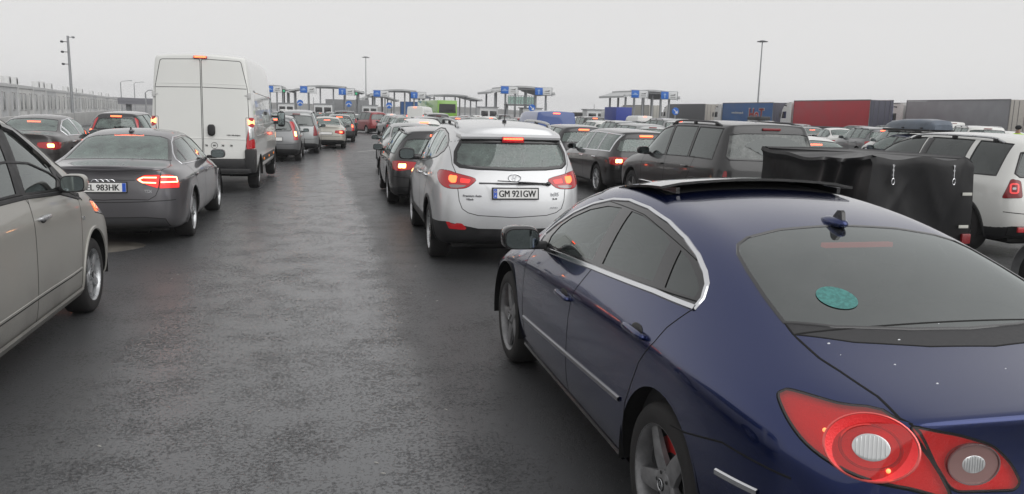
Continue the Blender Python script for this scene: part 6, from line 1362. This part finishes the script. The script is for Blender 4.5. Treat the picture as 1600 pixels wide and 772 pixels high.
def booth(px, d, label, w=2.4):
    p = at(px, d); t = thing('booth', label, 'booth', (p.x, p.y, gz(p.y)), 0, 'control booths under the canopies'); m = MB(); m.box((0, 1.2, 1.35), (w, 2.4, 2.7), None, .05); m.build('cabin', SWHT, t)
    for x in (-w * .24, w * .24): m = MB(); m.box((x, -.01, 1.75), (w * .38, .05, .95), None, .01); m.build('window', GBLK, t)
    m = MB(); m.box((0, 1.2, 2.78), (w + .3, 2.7, .14)); m.build('roof', STEEL, t); m = MB(); m.box((0, 1.2, .12), (w + 1.4, 4.5, .25)); m.build('island', simple('kerb_concrete', (.3, .3, .29), .7), t)
for px, d, lab, w in ((447, 138, 'white booth with red blinds left of the second canopy', 2.6), (505, 136, 'white booth with large windows under the second canopy', 3.0), (578, 142, 'booth right of the second canopy', 2.6), (700 - 46, 150, 'booth hidden behind the blue lorry', 2.4), (764, 124, 'booth at the left post of the fourth canopy', 2.8), (832, 124, 'booth below the raised platform', 3.), (933, 124, 'booth with ladder left of the pale lorry', 3.2)): booth(px, d, lab, w)
p = at(811, 124); t = thing('raised_platform', 'raised steel platform with a glass railing under the fourth canopy', 'platform', (p.x, p.y, gz(p.y))); m = MB(); m.box((0, 0, 3.2), (4.2, 2.4, .25)); m.build('deck', UND, t); m = MB()
for i in range(11): m.box((-2.05 + .41 * i, -1.15, 3.95), (.07, .06, 1.3))
m.box((0, -1.15, 4.6), (4.2, .08, .08)); m.build('railing', STEEL, t); m = MB(); m.box((0, -1.1, 3.9), (4.1, .03, 1.1)); m.build('railing_glass', GRN, t)
for x in (-1.9, 1.9): m = MB(); m.box((x, 0, 1.55), (.3, .3, 3.1)); m.build('leg', STEEL, t)
for px, d, lab, ar in ((469, 122, 'round blue keep sign left of the cream saloon', 0), (545, 120, 'round blue keep sign above the dark off-roader', 0), (608, 120, 'round blue keep sign left of the white panel van', 0), (831, 104, 'round blue arrow sign over the blue van', 1), (1055, 98, 'round blue arrow sign in front of the dark grey lorry', 1), (671, 110, 'round blue keep sign left of the green coach', 0)):
    p = at(px, d); t = thing('round_sign', lab, 'sign', (p.x, p.y, gz(p.y)), 0, 'round blue island signs'); zc = 1.81 + .55 + (2.2 if px < 700 else .9)
    zc = {469: 2.75, 545: 2.75, 608: 2.65, 831: 2.65, 1055: 2.6, 671: 2.3}[px]
    m = MB(); m.lathe([(-.02, 0), (-.02, .45), (.02, .45), (.02, 0)], 'y', (0, 0, zc), 24); s = m.build('disc', SBLUE, t); m = MB(); M = frame((0, -.026, zc), (1, 0, 0), (0, 0, 1))
    if ar: m.prism([(-.22, .26), (-.28, .2), (.05, -.12), (-.1, -.26), (.28, -.28), (.26, .08), (.12, -.05)], 0, .01, M)
    else: 
        for sg in (-1, 1): m.prism([(sg * .05, .15), (sg * .3, -.05), (sg * .3, -.2), (sg * .05, .0)], 0, .01, M); m.prism([(sg * .18, -.22), (sg * .38, -.22), (sg * .36, .0)], 0, .01, M)
    m.build('arrow', LWHT, s, smooth=False); m = MB(); m.box((0, .04, zc / 2), (.10, .06, zc)); m.build('post', STEEL, t); m = MB(); m.box((0, .3, .5), (.6, .8, 1.0), None, .1); m.build('island_block', SWHT, t)

# ------------------------------------------------------------------ masts, lamps, cabins, wall
def mast(px, d, h, label, kind):
    p = at(px, d); t = thing('street_lamp' if kind != 'camera' else 'camera_pole', label, 'lamp post' if kind != 'camera' else 'pole', (p.x, p.y, gz(p.y)), 0 if kind != 'arm' else .2)
    m = MB(); m.tube([(0, 0, 0), (0, 0, h * .5), (0, 0, h)], [.012 * h, .009 * h, .006 * h] if kind == 'high' else [.11, .10, .08], 10); m.build('pole', STEEL, t)
    if kind == 'high':
        m = MB(); m.lathe([(h - .1, .15), (h, .5), (h + .18, .5), (h + .25, .15)], 'z', n=20); m.build('ring', STEEL, t)
        for i in range(8): a = i * math.pi / 4; m = MB(); m.box((.72 * math.cos(a), .72 * math.sin(a), h - .0), (.38, .38, .14), None, .03); m.build('lamp_head', GPL, t)
    elif kind == 'arm': m = MB(); m.tube([(0, 0, h), (.3, 0, h + .25), (1.6, 0, h + .4)], .05, 8); m.box((1.75, 0, h + .4), (.7, .25, .12), None, .03); m.build('lamp_head', STEEL, t)
    else:
        for z, s in ((h - .1, 1), (h - .45, -1), (h - 1.2, -1), (h - 2.1, -1)):
            m = MB(); m.box((s * .22, -.05, z), (.36, .06, .05)); m.blob((s * .40, -.12, z), (.10, .16, .08), .7, .7); m.build('camera', GPL if s < 0 else STEEL, t)
    return t
mast(112.5, 62, 6.85, 'tall slim pole with cameras in front of the grey cabins', 'camera'); mast(572, 205, 15.0, 'high floodlight mast behind the third canopy', 'high'); mast(1182.5, 150, 15.9, 'high floodlight mast behind the blue lorry', 'high'); mast(190, 160, 6.2, 'left of two curved street lamps behind the cabins', 'arm'); mast(211, 185, 6.7, 'right of two curved street lamps behind the cabins', 'arm'); mast(228, 95, 3.3, 'short dark lamp beside the van', 'arm')
for px, lab in ((490, 'thin bare pole under the second canopy'), (822, 'thin bare pole right of the raised platform'), (854, 'thin bare pole right of the fourth canopy'), (928, 'thin far pole left of the pale lorry')):
    p = at(px, 190); m = MB(); m.tube([(0, 0, 0), (0, 0, 4.6)], .07, 6); tag(m.build('pole', STEEL, None, loc=p), lab, 'pole', 'thin poles on the skyline')
CABM = []
for i, c in enumerate(((.70, .705, .70), (.60, .61, .615), (.76, .76, .74))):
    mt, n_ = newmat('cabin_panel_%s' % 'abc'[i]); b = pbsdf(n_, c, .6); oc = n_.nodes.new('ShaderNodeTexCoord'); wv = n_.nodes.new('ShaderNodeTexWave'); wv.inputs['Scale'].default_value = 5; link(n_, oc.outputs['Object'], wv.inputs['Vector']); bp = n_.nodes.new('ShaderNodeBump'); bp.inputs['Strength'].default_value = .6; bp.inputs['Distance'].default_value = .02; link(n_, wv.outputs[0], bp.inputs['Height']); bp.inputs['Strength'].default_value = .2; link(n_, bp.outputs[0], b.inputs['Normal']); nz = noise(n_, 1.5, 4, .6, oc.outputs['Object']); r = ramp(n_, nz.outputs[0], [(.3, tuple(x * .85 for x in c)), (.7, c)]); link(n_, r.outputs[0], b.inputs['Base Color']); out(n_, b.outputs[0]); CABM.append(mt)
FRM = simple('cabin_frame', (.58, .585, .58), .5, var=.1); WIN = simple('cabin_window', (.14, .155, .16), .2, coat=.5); DOO = simple('cabin_door', (.48, .48, .47), .5)
s0 = at(0, 50); dr = V((-math.sin(.154), math.cos(.154), 0)); ords = ['first', 'second', 'third', 'fourth', 'fifth', 'sixth', 'seventh', 'eighth', 'ninth', 'tenth', 'eleventh', 'twelfth', 'thirteenth', 'fourteenth', 'fifteenth', 'sixteenth', 'seventeenth', 'eighteenth']
for i in range(18):
    q = s0 + dr * (6.12 * (i - 1)); z = gz(q.y)
    t = thing('site_cabin', 'grey white site cabin, %s of the row counted from the near left end' % ords[i], 'cabin', (q.x, q.y, z), .154, 'site cabins in a row')
    m = MB(); m.box((-1.22, 3.03, 1.5), (2.36, 5.9, 2.6)); m.build('wall', CABM[i % 3], t, smooth=False); m = MB()
    for y in (.06, 6.0): 
        for x in (-2.38, -.05): m.box((x, y, 1.5), (.16, .16, 2.86))
    for zz in (.14, 2.86): m.box((-.05, 3.03, zz), (.17, 5.9, .18)); m.box((-2.38, 3.03, zz), (.17, 5.9, .18))
    m.box((-1.22, 3.03, 2.95), (2.5, 6.06, .06)); m.build('frame', FRM, t, smooth=False)
    for y in ((1.3, 4.6) if i % 2 else (1.1, 2.6, 4.9)):
        m = MB(); m.box((-.035, y, 1.85), (.05, .75, 1.1), None, .01); w = m.build('window', WIN, t); m = MB()
        for s in (-1, 1): m.box((-.02, y + s * .4, 1.85), (.06, .06, 1.2)); m.box((-.02, y, 1.85 + s * .58), (.06, .86, .06))
        m.build('window_frame', DOO, w, smooth=False)
    m = MB(); m.box((-.03, 3.6 if i % 2 == 0 else 3.0, 1.3), (.05, .9, 2.1), None, .01); m.build('door', DOO, t)
    if i in (1, 2, 4, 5, 7, 8, 9, 11, 13, 15):
        for dy in ((1.2, 3.8) if i in (2, 4, 7) else (2.2,)):
            a = q + dr * dy + V((-.9, 0, 0)); m = MB(); m.use(FRM); m.box((0, 0, .3), (.5, .85, .6), None, .04); m.use(SBLK); m.lathe([(.26, .0), (.262, .22), (.255, .23)], 'x', (0, 0, .3), 16)
            o = m.build('air_conditioner', None, None, loc=(a.x, a.y, z + 2.98)); o.rotation_euler.z = .154; tag(o, 'grey air conditioner on the roof of the %s site cabin' % ords[i] + (', farther of two' if dy > 3 else ', nearer of two' if dy < 2 else ''), 'air conditioner', 'air conditioners on the cabin roofs')
s1 = at(-30, 38); m = MB(); m.box((0, 26, .5), (.25, 52, 1.0), None, .04); o = m.build('concrete_wall', simple('pale_concrete', (.42, .42, .41), .7, var=.15, vscale=1.), None, loc=(s1.x, s1.y, gz(40))); o.rotation_euler.z = .12; tag(o, 'low pale concrete wall in front of the site cabins', 'wall')
p = at(212, 120); t = thing('footbridge', 'grey flyover deck behind the end of the cabins', 'bridge', (p.x, p.y, gz(p.y)), -.1); m = MB(); m.box((1, 0, 2.2), (6, 3, .5)); m.box((1, -1.5, 2.6), (6, .1, .5)); m.build('deck', simple('deck_grey', (.2, .2, .22), .7), t)
for x in (-1, 3): m = MB(); m.box((x, 0, 1), (.5, 1, 2.1)); m.build('pier', STEEL, t)

# ------------------------------------------------------------------ person in a hi-vis jacket at the right edge
def person():
    p = at(1592, 30); root = thing('person', 'person in a lime hi-vis jacket and black cap standing at the right edge', 'person', (p.x, p.y, gz(p.y)), -.5)
    vs = [(0, 0, .95), (0, .01, 1.15), (0, .02, 1.38), (0, .0, 1.50), (0, -.01, 1.64), (-.19, 0, 1.42), (-.25, .0, 1.14), (-.24, -.10, .90), (.19, 0, 1.42), (.25, 0, 1.14), (.24, -.10, .90), (-.10, 0, .90), (-.11, -.01, .50), (-.11, .02, .08), (-.11, -.13, .04), (.10, 0, .90), (.11, -.01, .50), (.11, .02, .08), (.11, -.13, .04)]
    rd = [.16, .15, .16, .062, .10, .075, .055, .042, .075, .055, .042, .10, .07, .05, .045, .10, .07, .05, .045]
    ed = [(0, 1), (1, 2), (2, 3), (3, 4), (2, 5), (5, 6), (6, 7), (2, 8), (8, 9), (9, 10), (0, 11), (11, 12), (12, 13), (13, 14), (0, 15), (15, 16), (16, 17), (17, 18)]
    me = bpy.data.meshes.new('body'); me.from_pydata(vs, ed, []); ob = bpy.data.objects.new('x', me); COL.objects.link(ob); md = ob.modifiers.new('s', 'SKIN')
    for i, r in enumerate(rd): me.skin_vertices[0].data[i].radius = (r, r * (.75 if i in (0, 1, 2) else 1))
    me.skin_vertices[0].data[0].use_root = True; sb = ob.modifiers.new('b', 'SUBSURF'); sb.levels = 2; dg = bpy.context.evaluated_depsgraph_get(); m2 = bpy.data.meshes.new_from_object(ob.evaluated_get(dg)); bpy.data.objects.remove(ob)
    SK = simple('skin', (.42, .25, .18), .6); HV = simple('hi_vis', (.46, .80, .03), .55, var=.1); TR = simple('dark_trousers', (.03, .035, .05), .8)
    for mt in (SK, HV, TR): m2.materials.append(mt)
    for f in m2.polygons:
        z = f.center.z; f.use_smooth = True; f.material_index = 0 if (z > 1.50 or (abs(f.center.x) > .17 and z < .93 and z > .8)) else 1 if z > .86 else 2
    m2.name = 'body'; mkobj('body', m2, root)
    m = MB(); m.blob((0, -.01, 1.72), (.105, .115, .085), .9, .9); m.box((0, -.13, 1.70), (.15, .10, .015), None, .006); m.build('cap', simple('cap_black', (.012, .012, .014), .8), root)
    m = MB()
    for z in (1.02, 1.2): m.lathe([(z, .165), (z + .05, .165)], 'z', n=20, M=Matrix.Diagonal((1.02, .82, 1, 1)))
    m.build('reflective_band', simple('band_grey', (.5, .5, .5), .4), root); m = MB()
    for sg in (-1, 1):
        for k in range(5):
            x = sg * .24 + (k - 1.5) * .016; m.tube([(x, -.11, .90), (x, -.125, .845), (x + sg * .002, -.12, .80 + .006 * abs(k - 2))] if k < 4 else [(sg * .205, -.11, .89), (sg * .195, -.14, .86), (sg * .2, -.15, .835)], [.010, .009, .007], 6)
    m.build('fingers', SK, root); m = MB(); m.blob((0, -.115, 1.635), (.014, .022, .022), 1, 1); m.build('nose', SK, root)
person()

# ------------------------------------------------------------------ hazy winter air
m = MB(); m.box((0, 0, 0), (1, 1, 1)); o = m.build('haze', None, None, smooth=False); o.scale = (1900, 1010, 24); o.location = (0, 480, 7.8); tag(o, 'thin grey winter haze', kind='stuff')
mt, n_ = newmat('haze_air'); pv = n_.nodes.new('ShaderNodeVolumePrincipled'); pv.inputs['Color'].default_value = (.93, .94, .96, 1); pv.inputs['Density'].default_value = .0006; pv.inputs['Anisotropy'].default_value = .2
oo = n_.nodes.new('ShaderNodeOutputMaterial'); link(n_, pv.outputs[0], oo.inputs['Volume']); o.data.materials.clear(); o.data.materials.append(mt)
